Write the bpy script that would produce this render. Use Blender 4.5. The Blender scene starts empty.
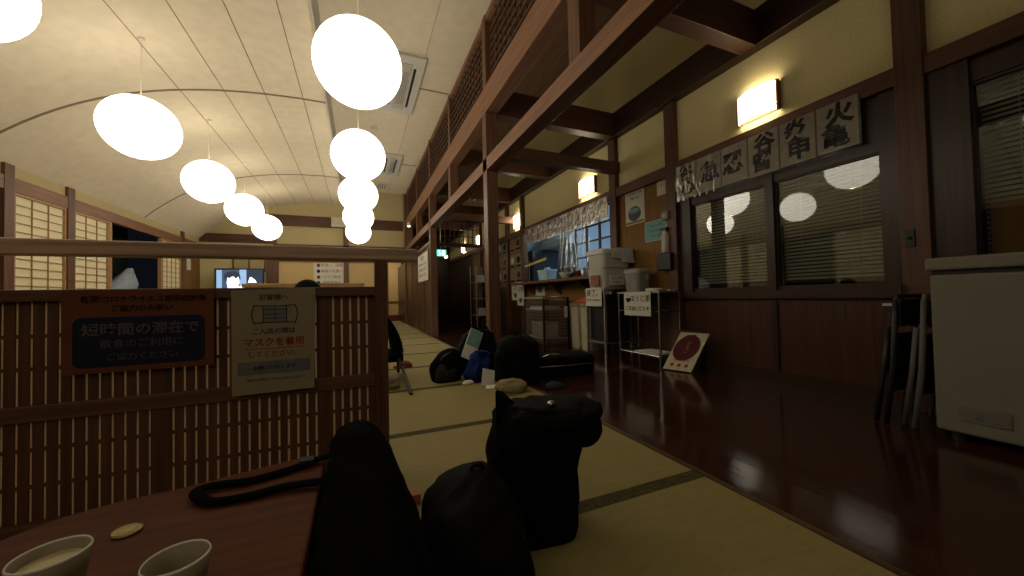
import bpy, bmesh, math, random
from mathutils import Vector, Matrix, noise
random.seed(7)
S = bpy.context.scene
C = S.collection
PI = math.pi

# ------------------------------------------------------------------ camera
YAW, PITCH, ROLL, FPX, EYE = math.radians(22.872), math.radians(1.3035), math.radians(-1.2702), 364.64, 0.70
def camera():
    cy, sy, cp, sp = math.cos(YAW), math.sin(YAW), math.cos(PITCH), math.sin(PITCH)
    fw = Vector((sy*cp, cy*cp, sp)); rt = Vector((cy, -sy, 0)); up = rt.cross(fw)
    c, s = math.cos(ROLL), math.sin(ROLL)
    r, u = rt*c + up*s, up*c - rt*s
    cd = bpy.data.cameras.new('camera'); cd.sensor_width = 36; cd.lens = FPX/1024*36
    cd.clip_start = 0.02; cd.clip_end = 60
    o = bpy.data.objects.new('camera', cd); C.objects.link(o)
    o.matrix_world = Matrix(((r.x, u.x, -fw.x, 0), (r.y, u.y, -fw.y, 0), (r.z, u.z, -fw.z, EYE), (0, 0, 0, 1)))
    S.camera = o
camera()
# ------------------------------------------------------------------ world, exposure
S.world = bpy.data.worlds.new('night'); S.world.use_nodes = True
S.world.node_tree.nodes['Background'].inputs[0].default_value = (0.010, 0.012, 0.02, 1)
S.world.node_tree.nodes['Background'].inputs[1].default_value = 0.3
S.view_settings.view_transform = 'Standard'; S.view_settings.look = 'None'
S.view_settings.exposure = 0.0; S.view_settings.gamma = 1.0; S.view_settings.use_curve_mapping = False
LANTERN = 5.0; SCONCE = 15.0; KITCHEN = 85.0
try:
    S.render.engine = 'CYCLES'
    S.cycles.use_denoising = True; S.cycles.denoiser = 'OPENIMAGEDENOISE'
    S.cycles.max_bounces = 6; S.cycles.diffuse_bounces = 3; S.cycles.glossy_bounces = 3
    S.cycles.transparent_max_bounces = 12; S.cycles.caustics_reflective = False; S.cycles.caustics_refractive = False
    S.cycles.sample_clamp_indirect = 3
except Exception: pass

# ------------------------------------------------------------------ materials
MATS = {}
def _mat(name):
    m = bpy.data.materials.new(name); m.use_nodes = True
    nt = m.node_tree; b = nt.nodes['Principled BSDF']; MATS[name] = m
    return m, nt, b
def setp(b, rough=.6, spec=.3, metal=0., **k):
    b.inputs['Roughness'].default_value = rough; b.inputs['Specular IOR Level'].default_value = spec
    b.inputs['Metallic'].default_value = metal
def plain(name, col, rough=.6, spec=.3, metal=0., var=.12, scale=14, bump=0.):
    m, nt, b = _mat(name); setp(b, rough, spec, metal)
    tc = nt.nodes.new('ShaderNodeTexCoord'); n = nt.nodes.new('ShaderNodeTexNoise'); n.inputs['Scale'].default_value = scale
    n.inputs['Detail'].default_value = 4; r = nt.nodes.new('ShaderNodeValToRGB')
    r.color_ramp.elements[0].position = .3; r.color_ramp.elements[1].position = .7
    r.color_ramp.elements[0].color = tuple(c*(1-var) for c in col) + (1,)
    r.color_ramp.elements[1].color = tuple(min(1, c*(1+var)) for c in col) + (1,)
    nt.links.new(tc.outputs['Object'], n.inputs['Vector']); nt.links.new(n.outputs['Fac'], r.inputs['Fac'])
    nt.links.new(r.outputs['Color'], b.inputs['Base Color'])
    if bump:
        bp = nt.nodes.new('ShaderNodeBump'); bp.inputs['Strength'].default_value = bump; bp.inputs['Distance'].default_value = .01
        nt.links.new(n.outputs['Fac'], bp.inputs['Height']); nt.links.new(bp.outputs['Normal'], b.inputs['Normal'])
    return m
def wood(name, col, axis='Y', rough=.45, spec=.35, var=.35):
    m, nt, b = _mat(name); setp(b, rough, spec)
    tc = nt.nodes.new('ShaderNodeTexCoord'); mp = nt.nodes.new('ShaderNodeMapping')
    sc = {'X': (1.2, 28, 28), 'Y': (28, 1.2, 28), 'Z': (28, 28, 1.2)}[axis]; mp.inputs['Scale'].default_value = sc
    n = nt.nodes.new('ShaderNodeTexNoise'); n.inputs['Scale'].default_value = 1.6; n.inputs['Detail'].default_value = 6
    n.inputs['Distortion'].default_value = .6
    r = nt.nodes.new('ShaderNodeValToRGB')
    r.color_ramp.elements[0].position = .3; r.color_ramp.elements[1].position = .72
    r.color_ramp.elements[0].color = tuple(c*(1-var) for c in col) + (1,)
    r.color_ramp.elements[1].color = tuple(c*(1+var) for c in col) + (1,)
    nt.links.new(tc.outputs['Object'], mp.inputs['Vector']); nt.links.new(mp.outputs['Vector'], n.inputs['Vector'])
    nt.links.new(n.outputs['Fac'], r.inputs['Fac']); nt.links.new(r.outputs['Color'], b.inputs['Base Color'])
    bp = nt.nodes.new('ShaderNodeBump'); bp.inputs['Strength'].default_value = .15; bp.inputs['Distance'].default_value = .004
    nt.links.new(n.outputs['Fac'], bp.inputs['Height']); nt.links.new(bp.outputs['Normal'], b.inputs['Normal'])
    return m
def emit(name, col, s):
    m, nt, b = _mat(name); b.inputs['Base Color'].default_value = col + (1,)
    b.inputs['Emission Color'].default_value = col + (1,); b.inputs['Emission Strength'].default_value = s
    return m
def glass(name, ior=1.5, tint=(1, 1, 1), rough=.0, boost=1.0):
    m, nt, b = _mat(name); nt.nodes.remove(b); out = nt.nodes['Material Output']
    t = nt.nodes.new('ShaderNodeBsdfTransparent'); t.inputs[0].default_value = tint + (1,)
    g = nt.nodes.new('ShaderNodeBsdfGlossy'); g.inputs['Roughness'].default_value = rough
    fr = nt.nodes.new('ShaderNodeFresnel'); fr.inputs[0].default_value = ior
    mx = nt.nodes.new('ShaderNodeMixShader')
    mu = nt.nodes.new('ShaderNodeMath'); mu.operation = 'MULTIPLY'; mu.inputs[1].default_value = boost; mu.use_clamp = True
    nt.links.new(fr.outputs[0], mu.inputs[0]); nt.links.new(mu.outputs[0], mx.inputs[0])
    nt.links.new(t.outputs[0], mx.inputs[1]); nt.links.new(g.outputs[0], mx.inputs[2]); nt.links.new(mx.outputs[0], out.inputs[0])
    return m
def paper(name, col, trans=.35):
    m, nt, b = _mat(name); setp(b, .85, .1); b.inputs['Base Color'].default_value = col + (1,); out = nt.nodes['Material Output']
    tr = nt.nodes.new('ShaderNodeBsdfTranslucent'); tr.inputs[0].default_value = col + (1,)
    mx = nt.nodes.new('ShaderNodeMixShader'); mx.inputs[0].default_value = trans
    nt.links.new(b.outputs[0], mx.inputs[1]); nt.links.new(tr.outputs[0], mx.inputs[2]); nt.links.new(mx.outputs[0], out.inputs[0])
    return m

wY = wood('wood_beam', (.22, .105, .058), 'Y'); wX = wood('wood_cross', (.085, .036, .018), 'X'); wW = wood('wall_post_wood', (.095, .040, .019), 'Z'); wWY = wood('wall_lintel_wood', (.12, .050, .024), 'Y'); wZ = wood('wood_post', (.125, .056, .030), 'Z')
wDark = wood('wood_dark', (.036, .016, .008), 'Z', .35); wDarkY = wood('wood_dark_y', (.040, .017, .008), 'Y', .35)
wFence = wood('fence_wood', (.095, .038, .016), 'Z', .5); wFenceX = wood('fence_rail_wood', (.105, .043, .019), 'X', .5); wRail = wood('fence_top_wood', (.40, .26, .17), 'X', .5)  # top rail wood is paler, painting in its brighter exposure
wTable = wood('table_wood', (.085, .027, .010), 'X', .6, .08, .22)
wLight = wood('light_wood', (.42, .25, .10), 'X', .5)
wCeil = wood('aisle_ceiling_wood', (.16, .09, .045), 'Y', .6)
wPanel = wood('wainscot_wood', (.055, .020, .009), 'Z', .4); wLat = wood('lattice_wood', (.07, .032, .018), 'Z')
wShelf = wood('counter_wood', (.16, .075, .03), 'Y', .4)
wStrip = plain('grey_reveal', (.62, .58, .50), .8)
plas = plain('plaster_ochre', (.60, .52, .27), .9, .1, var=.07, scale=60, bump=.1)
plasB = plain('plaster_cream', (.50, .41, .22), .9, .1, var=.06, scale=60, bump=.1)
fusuma = plain('fusuma_paper', (.62, .44, .21), .85, .1, var=.04, scale=30)
board = wood('ochre_board', (.22, .115, .030), 'Z', .6, .2, .18)
ceilM = plain('ceiling_panel', (.78, .69, .53), .85, .1, var=.05, scale=9)
seamM = plain('ceiling_seam', (.28, .21, .14), .9, .1)
white = plain('white_enamel', (.62, .61, .56), .45, .4, var=.04); offw = plain('off_white_plastic', (.50, .49, .43), .5, .3, var=.05)
greyP = plain('grey_plastic', (.26, .245, .215), .55, .3); creamP = plain('cream_plastic', (.50, .45, .30), .5, .3, var=.05)
frz = plain('freezer_enamel', (.175, .165, .125), .5, .3, var=.05, scale=5); black = plain('black_fabric', (.0035, .0035, .004), .95, .03, var=.4, scale=25, bump=.3)
blackN = plain('black_nylon', (.0042, .0042, .0045), .7, .06, var=.5, scale=18, bump=.4); blackP = plain('black_plastic', (.012, .012, .013), .4, .4)
meshF = plain('mesh_fabric', (.022, .019, .015), .8, .2, var=.5, scale=90, bump=.4)
blue = plain('blue_cloth', (.008, .018, .10), .9, .1, var=.3, scale=30, bump=.5)
beige = plain('beige_cloth', (.24, .19, .10), .85, .1, var=.2, scale=25, bump=.5)
steel = plain('steel', (.45, .45, .44), .35, .5, 1., var=.08); chrome = plain('chrome', (.6, .6, .6), .2, .5, 1., var=.05)
steelK = plain('kitchen_steel', (.42, .47, .53), .4, .5, .0, var=.08)
papW = plain('white_paper', (.66, .64, .56), .8, .1, var=.04); papB = plain('buff_paper', (.27, .22, .135), .8, .1, var=.06)
papC = plain('cyan_paper', (.22, .42, .40), .8, .1, var=.05); papO = plain('orange_paper', (.13, .044, .020), .8, .1, var=.1)
ink = plain('black_ink', (.012, .011, .012), .7, .1); inkR = plain('red_ink', (.24, .03, .018), .7, .1); inkG = plain('grey_ink', (.13, .13, .13), .7, .1)
navy = plain('navy_print', (.014, .015, .034), .7, .1); navyT = plain('navy_box_lettering', (.10, .075, .085), .7, .1)
maskC = plain('mask_drawing', (.16, .155, .16), .7, .1); red = plain('orange_red', (.62, .10, .03), .6, .2)
crimson = plain('crimson_print', (.085, .006, .008), .6, .2); yellow = plain('yellow_plastic', (.60, .50, .05), .5, .3)
skin = plain('skin', (.42, .24, .15), .6, .3); hair = plain('black_hair', (.006, .005, .004), .85, .05, var=.4, scale=60, bump=.5)
green = plain('green_leaf', (.06, .22, .04), .5, .3); tea = plain('pale_yellow', (.36, .27, .07), .4, .4)
ceram = plain('cup_ceramic', (.24, .20, .125), .5, .2, var=.04); cupIn = plain('cup_inside', (.42, .36, .18), .45, .4, var=.04)
orangeW = wood('orange_wood', (.34, .12, .025), 'Z', .5)
magenta = plain('red_brown_cloth', (.20, .05, .03), .8, .2); teal = plain('teal_cover', (.16, .30, .30), .6, .2, var=.2, scale=20)
lanM = emit('lantern_paper', (1.0, .91, .74), LANTERN); lanW = emit('weak_lantern_paper', (1.0, .87, .64), LANTERN*.26); sconM = emit('sconce_shade', (1.0, .86, .60), SCONCE)
tubeM = emit('fluorescent_tube', (.62, .82, 1.0), KITCHEN); tvM = emit('tv_screen_blue', (.05, .09, .15), .9); tvW = emit('tv_screen_white', (.9, .95, 1.0), 1.6)
tvL = emit('tv_screen_pale', (.26, .42, .68), 1.0); tvD = emit('tv_screen_dark', (.03, .05, .09), .5); exitM = emit('exit_green', (.10, 1.0, .55), 2.0)
exitW = emit('exit_white', (.8, 1, .9), 2.5); spot = emit('lamp_glow', (1, .92, .8), 5.0)
cordM = plain('pale_cord', (.85, .80, .68), .6); shojiP = paper('shoji_paper', (.92, .84, .58), .08); wash = paper('panel_backing', (.66, .54, .40), .55)
win = glass('window_glass', 1.5, (.88, .90, .88), .0, 1.15); plast = glass('clear_plastic_sheet', 1.4, (.92, .92, .91), .22, .55)
frost = paper('kitchen_frosted_glass', (.70, .82, .92), .75)
night = plain('night_glass', (.012, .018, .016), .25, .5)
blindM = plain('blind_slat', (.44, .43, .33), .5, .3, var=.1, scale=20); curt = plain('ochre_curtain', (.26, .13, .045), .85, .1)

def tatami_mat():
    m, nt, b = _mat('tatami_rush'); setp(b, .7, .25)
    tc = nt.nodes.new('ShaderNodeTexCoord'); w = nt.nodes.new('ShaderNodeTexWave'); w.wave_type = 'BANDS'; w.bands_direction = 'Y'
    w.inputs['Scale'].default_value = 45; w.inputs['Distortion'].default_value = .4
    n = nt.nodes.new('ShaderNodeTexNoise'); n.inputs['Scale'].default_value = 5; n.inputs['Detail'].default_value = 5
    mp = nt.nodes.new('ShaderNodeMapping'); mp.inputs['Scale'].default_value = (3, 14, 3)
    r = nt.nodes.new('ShaderNodeValToRGB'); r.color_ramp.elements[0].color = (.20, .160, .058, 1); r.color_ramp.elements[1].color = (.29, .238, .090, 1)
    nt.links.new(tc.outputs['Object'], w.inputs['Vector']); nt.links.new(tc.outputs['Object'], mp.inputs['Vector']); nt.links.new(mp.outputs[0], n.inputs['Vector'])
    nt.links.new(n.outputs['Fac'], r.inputs['Fac']); nt.links.new(r.outputs['Color'], b.inputs['Base Color'])
    bp = nt.nodes.new('ShaderNodeBump'); bp.inputs['Strength'].default_value = .25; bp.inputs['Distance'].default_value = .002
    nt.links.new(w.outputs['Fac'], bp.inputs['Height']); nt.links.new(bp.outputs['Normal'], b.inputs['Normal'])
    return m
tatM = tatami_mat(); borderM = plain('mat_border_cloth', (.065, .055, .022), .8, .1, var=.3, scale=60)

def plank_mat():
    m, nt, b = _mat('polished_planks'); setp(b, .2, .45)
    tc = nt.nodes.new('ShaderNodeTexCoord'); sx = nt.nodes.new('ShaderNodeSeparateXYZ'); nt.links.new(tc.outputs['Object'], sx.inputs[0])
    mu = nt.nodes.new('ShaderNodeMath'); mu.operation = 'MULTIPLY'; mu.inputs[1].default_value = 1/.14; nt.links.new(sx.outputs[0], mu.inputs[0])
    fr = nt.nodes.new('ShaderNodeMath'); fr.operation = 'FRACT'; nt.links.new(mu.outputs[0], fr.inputs[0])
    gt = nt.nodes.new('ShaderNodeMath'); gt.operation = 'LESS_THAN'; gt.inputs[1].default_value = .03; nt.links.new(fr.outputs[0], gt.inputs[0])
    mp = nt.nodes.new('ShaderNodeMapping'); mp.inputs['Scale'].default_value = (14, .9, 14); n = nt.nodes.new('ShaderNodeTexNoise')
    n.inputs['Scale'].default_value = 2.0; n.inputs['Detail'].default_value = 6
    nt.links.new(tc.outputs['Object'], mp.inputs[0]); nt.links.new(mp.outputs[0], n.inputs['Vector'])
    r = nt.nodes.new('ShaderNodeValToRGB'); r.color_ramp.elements[0].color = (.024, .0075, .0035, 1); r.color_ramp.elements[1].color = (.052, .016, .007, 1)
    nt.links.new(n.outputs['Fac'], r.inputs['Fac'])
    mx = nt.nodes.new('ShaderNodeMixRGB'); mx.inputs[2].default_value = (.015, .005, .003, 1)
    nt.links.new(gt.outputs[0], mx.inputs[0]); nt.links.new(r.outputs[0], mx.inputs[1]); nt.links.new(mx.outputs[0], b.inputs['Base Color'])
    n2 = nt.nodes.new('ShaderNodeTexNoise'); n2.inputs['Scale'].default_value = 3; nt.links.new(tc.outputs['Object'], n2.inputs['Vector'])
    r2 = nt.nodes.new('ShaderNodeMapRange'); r2.inputs[3].default_value = .06; r2.inputs[4].default_value = .20
    nt.links.new(n2.outputs['Fac'], r2.inputs[0]); nt.links.new(r2.outputs[0], b.inputs['Roughness'])
    bp = nt.nodes.new('ShaderNodeBump'); bp.inputs['Strength'].default_value = .06; bp.inputs['Distance'].default_value = .01
    nt.links.new(n.outputs['Fac'], bp.inputs['Height']); nt.links.new(bp.outputs['Normal'], b.inputs['Normal'])
    return m
plankM = plank_mat()

# ------------------------------------------------------------------ helpers
ORI = {}
def tag(o, label=None, cat=None, group=None, kind=None):
    if label: o['label'] = label
    if cat: o['category'] = cat
    if group: o['group'] = group
    if kind: o['kind'] = kind
    return o
def thing(name, label, cat, loc=(0, 0, 0), group=None, kind=None):
    o = bpy.data.objects.new(name, None); C.objects.link(o); o.location = loc; o.empty_display_size = .1
    ORI[o.name] = Vector(loc); return tag(o, label, cat, group, kind)
class MB:
    def __init__(s): s.bm = bmesh.new()
    def box(s, x0, x1, y0, y1, z0, z1, M=None):
        P = [Vector(p) for p in ((x0,y0,z0),(x1,y0,z0),(x1,y1,z0),(x0,y1,z0),(x0,y0,z1),(x1,y0,z1),(x1,y1,z1),(x0,y1,z1))]
        if M: P = [M @ p for p in P]
        v = [s.bm.verts.new(p) for p in P]
        for f in ((3,2,1,0),(4,5,6,7),(0,1,5,4),(1,2,6,5),(2,3,7,6),(3,0,4,7)): s.bm.faces.new([v[i] for i in f])
        return s
    def rings(s, R, cap=True, closed=True):
        V = [[s.bm.verts.new(p) for p in r] for r in R]; n = len(R[0])
        for a, b in zip(V, V[1:]):
            for i in range(n if closed else n-1):
                j = (i+1) % n; s.bm.faces.new((a[i], a[j], b[j], b[i]))
        if cap and closed: s.bm.faces.new(V[0][::-1]); s.bm.faces.new(V[-1])
        return s
    def lathe(s, c, prof, n=32, cap=True):
        c = Vector(c)
        return s.rings([[c + Vector((r*math.cos(2*PI*i/n), r*math.sin(2*PI*i/n), z)) for i in range(n)] for r, z in prof], cap)
    def tube(s, pts, r, n=10, cap=True, flat=None):
        pts = [Vector(p) for p in pts]; R = []; up0 = None
        for i, p in enumerate(pts):
            d = (pts[min(i+1, len(pts)-1)] - pts[max(i-1, 0)]).normalized()
            if up0 is None: up0 = Vector((0, 0, 1)) if abs(d.z) < .9 else Vector((1, 0, 0))
            a = d.cross(up0)
            if a.length < 1e-4: a = d.cross(Vector((0, 1, 0)))
            a.normalize(); b = a.cross(d).normalized()
            if flat is None: up0 = b
            rr = r[i] if isinstance(r, (list, tuple)) else r; f = flat or 1
            R.append([p + a*rr*math.cos(2*PI*k/n) + b*rr*f*math.sin(2*PI*k/n) for k in range(n)])
        return s.rings(R, cap)
    def ball(s, c, r, nu=24, nv=14, M=None):
        r = (r, r, r) if not isinstance(r, (tuple, list)) else r; c = Vector(c)
        M = M or Matrix.Identity(3)
        top = s.bm.verts.new(c + M @ Vector((0, 0, r[2]))); bot = s.bm.verts.new(c + M @ Vector((0, 0, -r[2]))); V = []
        for j in range(1, nv):
            t = PI*j/nv
            V.append([s.bm.verts.new(c + M @ Vector((r[0]*math.sin(t)*math.cos(2*PI*i/nu), r[1]*math.sin(t)*math.sin(2*PI*i/nu), r[2]*math.cos(t)))) for i in range(nu)])
        for i in range(nu):
            k = (i+1) % nu; s.bm.faces.new((top, V[0][i], V[0][k])); s.bm.faces.new((bot, V[-1][k], V[-1][i]))
            for a, b in zip(V, V[1:]): s.bm.faces.new((a[i], b[i], b[k], a[k]))
        return s
    def prism(s, poly, ex):  # polygon of 3D points extruded by vector
        ex = Vector(ex); A = [s.bm.verts.new(Vector(p)) for p in poly]; B = [s.bm.verts.new(Vector(p)+ex) for p in poly]; n = len(poly)
        s.bm.faces.new(A[::-1]); s.bm.faces.new(B)
        for i in range(n): j = (i+1) % n; s.bm.faces.new((A[i], A[j], B[j], B[i]))
        return s
    def loft(s, secs, n=28, e=3., nz=0., seed=0, crumple=True):
        # secs: (z, cx, cy, rx, ry, rot) ; superellipse cross sections, resampled and crumpled
        n = max(n, 44) if nz else n; P = []
        if nz:
            K = 4 if len(secs) > 6 else 6
            for i in range(len(secs)-1):
                for q in range(K):
                    u = q/K; a, b, c, d = secs[max(i-1, 0)], secs[i], secs[i+1], secs[min(i+2, len(secs)-1)]
                    P.append([max(min(b[j], c[j])-.0*abs(b[j]-c[j]), min(max(b[j], c[j]), .5*((2*b[j])+(c[j]-a[j])*u+(2*a[j]-5*b[j]+4*c[j]-d[j])*u*u+(-a[j]+3*b[j]-3*c[j]+d[j])*u**3))) for j in range(6)])
            P.append(list(secs[-1]))
        else: P = [list(q) for q in secs]
        zb = P[0][0]; R = []
        for k, (z, cx, cy, rx, ry, rot) in enumerate(P):
            ring = []
            for i in range(n):
                t = 2*PI*i/n; c, sn = math.cos(t), math.sin(t)
                x = rx*math.copysign(abs(c)**(2/e), c); y = ry*math.copysign(abs(sn)**(2/e), sn)
                p = Vector((cx + x*math.cos(rot)-y*math.sin(rot), cy + x*math.sin(rot)+y*math.cos(rot), z))
                if nz and k:
                    o = Vector((seed, 0, 0)); q = p + noise.noise_vector(p*5+o)*.06
                    r1 = 1-abs(noise.noise(q*11+o))*2; r2 = 1-abs(noise.noise(q*26+o*2))*2
                    out = Vector((c, sn, .35)); w_ = min(1, (z-zb)/.04)
                    p += out*(r1*nz*1.1 + r2*nz*.55)*w_ + noise.noise_vector(p*7+o)*nz*1.0*w_
                if p.z < zb+.001 and k: p.z = zb+.001
                ring.append(p)
            R.append(ring)
        return s.rings(R)
    def build(s, name, mat, parent=None, smooth=False, bevel=0., subsurf=0, org=None, **tg):
        bm = s.bm; bmesh.ops.recalc_face_normals(bm, faces=bm.faces)
        if parent: o0 = ORI[parent.name]
        elif org is not None: o0 = Vector(org)
        else:
            xs = [v.co for v in bm.verts]; o0 = Vector(((min(v.x for v in xs)+max(v.x for v in xs))/2, (min(v.y for v in xs)+max(v.y for v in xs))/2, min(v.z for v in xs)))
        for v in bm.verts: v.co -= o0
        me = bpy.data.meshes.new(name); bm.to_mesh(me); bm.free(); me.materials.append(mat)
        if smooth:
            for p in me.polygons: p.use_smooth = True
        o = bpy.data.objects.new(name, me); C.objects.link(o)
        if parent: o.parent = parent
        else: o.location = o0
        ORI[o.name] = o0
        if bevel:
            md = o.modifiers.new('bevel', 'BEVEL'); md.width = bevel; md.segments = 2; md.limit_method = 'ANGLE'
        if subsurf:
            md = o.modifiers.new('smooth', 'SUBSURF'); md.levels = md.render_levels = subsurf
        return tag(o, **tg)
def bx(*a, **k): return MB().box(*a, **k)
def lettering(name, body, size, mat, parent, o, xd, zd, align='CENTER', bold=0., ex=.0006, space=1., line=1., sx=1.):
    """text laid on a surface: o = origin, xd = reading direction, zd = up; it belongs to the sheet or label it is printed on"""
    for c in parent.children:
        if c.name.split('.')[0] in ('sheet', 'board', 'paper_sheets', 'navy_box' if name == 'box_lettering' else 'sheet'):
            if name == 'box_lettering' and c.name.startswith('sheet'): continue
            parent = c; break
    cu = bpy.data.curves.new(name, 'FONT'); cu.body = body; cu.size = size; cu.align_x = align; cu.align_y = 'CENTER'
    cu.extrude = ex; cu.offset = bold; cu.space_character = space; cu.space_line = line; cu.resolution_u = 2
    t = bpy.data.objects.new(name, cu); C.objects.link(t)
    dg = bpy.context.evaluated_depsgraph_get(); me = bpy.data.meshes.new_from_object(t.evaluated_get(dg))
    C.objects.unlink(t); bpy.data.objects.remove(t)
    xd = Vector(xd).normalized(); zd = Vector(zd).normalized(); nd = xd.cross(zd); o0 = ORI[parent.name]
    for v in me.vertices: v.co = Vector(o) + xd*v.co.x*sx + zd*v.co.y + nd*(v.co.z+ex) - o0
    me.materials.clear(); me.materials.append(mat)
    ob = bpy.data.objects.new(name, me); C.objects.link(ob); ob.parent = parent; ORI[ob.name] = o0
    return ob
wallX, wallZ = (0, -1, 0), (0, 0, 1)      # writing on the right wall, which faces -X
def struct(name, mb, mat, label, cat='trim', **k): return mb.build(name, mat, label=label, cat=cat, kind='structure', **k)

# ================================================================== SETTING
XL, XR, XP, YB = -3.35, 2.95, 1.225, 10.5
Z1, Z2, ZB0, ZB1, ZU0, ZU1, ZF = 1.99, 1.88, 2.0, 2.13, 2.60, 2.87, 3.62
def vz(x): d = x+.5; return 3.2 - .0625*d*d - .0076*d**4
struct('floor', bx(XL-.2, XP, -4.2, 13.6, -.12, -.03), wDarkY, 'dark wooden sub-floor lying below the tatami mats', 'floor')
struct('floor', bx(XP+.004, XR+.4, -4.2, 13.6, -.12, 0), plankM, 'glossy dark red-brown plank floor of the side aisle', 'floor')
# tatami mats
def tatami(x0, x1, y0, y1, label, group=None):
    t = thing('tatami_mat', label, 'tatami mat', ((x0+x1)/2, (y0+y1)/2, -.03), group)
    bx(x0+.0015, x1-.0015, y0+.028, y1-.028, -.03, 0).build('rush_surface', tatM, t)
    for a in (y0+.001, y1-.029): bx(x0+.0015, x1-.0015, a, a+.028, -.03, .0008).build('cloth_border', borderM, t)
ys = [-2.52 + .915*i for i in range(16)]; ys = [1.04 + .925*k for k in range(-5, 14)]
near = {2: 'worn tatami mat at the very front, beside the plank floor', 3: 'worn tatami mat under the tall black bag',
        4: 'tatami mat just behind the tall black bag', 5: 'tatami mat under the beige cloth bag and white envelope', 6: 'tatami mat under the black mesh bag and blue cloth',
        7: 'tatami mat next beyond the black mesh bag', 8: 'tatami mat beside the stretch of aisle left of the big timber post'}
ys = ys[:-1]
struct('floor', bx(XL-.15, -.625, -4.2, 12.5, -.03, 0), tatM, 'tatami floor of the dining area behind the partition', 'floor')
for k in range(len(ys)-1):
    y0 = ys[k]; y1 = ys[k+1]; kk = k-2
    if kk+0 in near: tatami(-.62, XP-.02, y0, y1, near[kk])
    elif kk > 8: tatami(-.62, XP-.02, y0, y1, 'yellow-green tatami mat in the far stretch of the walkway beyond the second post', 'tatami mats in the far walkway')
    else: tatami(-.62, XP-.02, y0, y1, 'tatami mat under and behind the low table', 'tatami mats by the table')
struct('trim_1', bx(XP-.02, XP+.004, -4.2, 10.4, -.03, .004), wood('edging_wood', (.07, .034, .014), 'Y'), 'thin wooden edging between tatami and plank floor')
# vaulted ceiling with its thin joints
N = 28; xs = [XL-.1 + (-.33-(XL-.1))*i/N for i in range(N+1)]
m = MB(); m.rings([[Vector((x, y, vz(x))) for x in xs] + [Vector((x, y, vz(x)+.05)) for x in xs[::-1]] for y in (-4.2, YB+.05)])
struct('ceiling', m, ceilM, 'vaulted tan panelled ceiling over the tatami hall', 'ceiling', smooth=False)
struct('ceiling', bx(-.33, XP+.1, -4.2, YB+.05, ZF, ZF+.05), ceilM, 'flat tan ceiling strip above the timber lattice', 'ceiling')
struct('ceiling', bx(-.345, -.33, -4.2, YB+.05, 3.155, ZF+.05), wStrip, 'grey vertical step between vaulted and flat ceiling', 'ceiling')
struct('ceiling', bx(XP+.1, XR+.1, -4.2, 13.0, ZF, ZF+.05), wCeil, 'dark brown board ceiling of the side aisle', 'ceiling')
n = 2
for y in (-1.03, 2.03, 5.09, 8.15):
    m = MB(); m.rings([[Vector((x, yy, vz(x)-.006)) for x in xs] + [Vector((x, yy, vz(x)+.01)) for x in xs[::-1]] for yy in (y-.014, y+.014)])
    struct('trim_%d' % n, m, seamM, 'dark curved joint crossing the vaulted ceiling, %s' % {-1.03: 'behind the viewpoint', 2.03: 'nearest one', 5.09: 'running behind the second left lantern', 8.15: 'the far one'}[y]); n += 1
    struct('trim_%d' % n, bx(-.33, XP, y-.012, y+.012, ZF-.006, ZF+.01), seamM, 'dark straight joint crossing the flat ceiling, %s' % {-1.03: 'behind the viewpoint', 2.03: 'nearest one', 5.09: 'beside the nearer air conditioner', 8.15: 'beside the far air conditioner'}[y]); n += 1
for x, w in ((-1.8, 'with the left lanterns hanging from it'), (-1.4, 'next right of the left lantern row'), (-1.0, 'in the middle of the vault'), (-.6, 'rightmost on the vault')):
    struct('trim_%d' % n, bx(x-.0032, x+.0032, -4.2, YB, vz(x)-.003, vz(x)+.01), seamM, 'thin lengthwise ceiling joint, ' + w); n += 1
for x in (.78,):
    struct('trim_%d' % n, bx(x-.002, x+.002, -4.2, YB, ZF-.002, ZF+.01), seamM, 'thin lengthwise joint on the flat ceiling strip'); n += 1
# ---- long beams over the walkway edge
T = n
def trim(mb, mat, label, cat='beam', **k):
    global T
    o = struct('trim_%d' % T, mb, mat, label, cat, **k); T += 1; return o
trim(bx(XP, XP+.13, -4.2, YB+.3, ZB0, ZB1), wY, 'lower long timber beam over the aisle edge', bevel=.004)
trim(bx(XP, XP+.13, -4.2, YB+.3, ZU0, ZU1), wY, 'upper long timber beam under the lattice', bevel=.004)
trim(bx(XP+.02, XP+.1, -4.2, YB+.05, ZF-.06, ZF), wY, 'slim timber rail along the top of the lattice')
for i, y in enumerate((.3, 1.80, 3.5, 5.1, 6.7, 8.3, 9.9)):
    w = ['beside the viewpoint', 'nearest in view', 'over the big timber post', 'next beyond the big timber post', 'over the second post', 'fourth bay away', 'at the far end'][i]
    if y not in (3.5, 6.7): trim(bx(XP+.005, XP+.125, y, y+.12, ZB1, ZU0), wZ, 'short timber strut between the two long beams, ' + w, 'strut')
    trim(bx(XP+.01, XP+.11, y, y+.10, ZU1, ZF), wZ, 'upright timber stile in the lattice band, ' + w, 'stile')
    m = MB()
    for k in range(1, 13): yy = y+.10 + 1.5*k/13; m.box(XP+.045, XP+.060, yy-.006, yy+.006, ZU1, ZF-.05)
    for k in range(1, 8): zz = ZU1 + (ZF-.05-ZU1)*k/8; m.box(XP+.030, XP+.046, y+.10, y+1.6, zz-.009, zz+.009)
    if y < 9.8: trim(m, wLat, 'dark wooden lattice grille above the upper beam, bay ' + w, 'lattice')
trim(bx(XP, XP+.12, 3.5, 3.62, 0, ZU0), wZ, 'big square timber post standing behind the pile of bags', 'post', bevel=.004)
trim(bx(XP, XP+.12, 6.7, 6.82, 0, ZU0), wZ, 'second square timber post farther down the walkway', 'post', bevel=.004)
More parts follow.
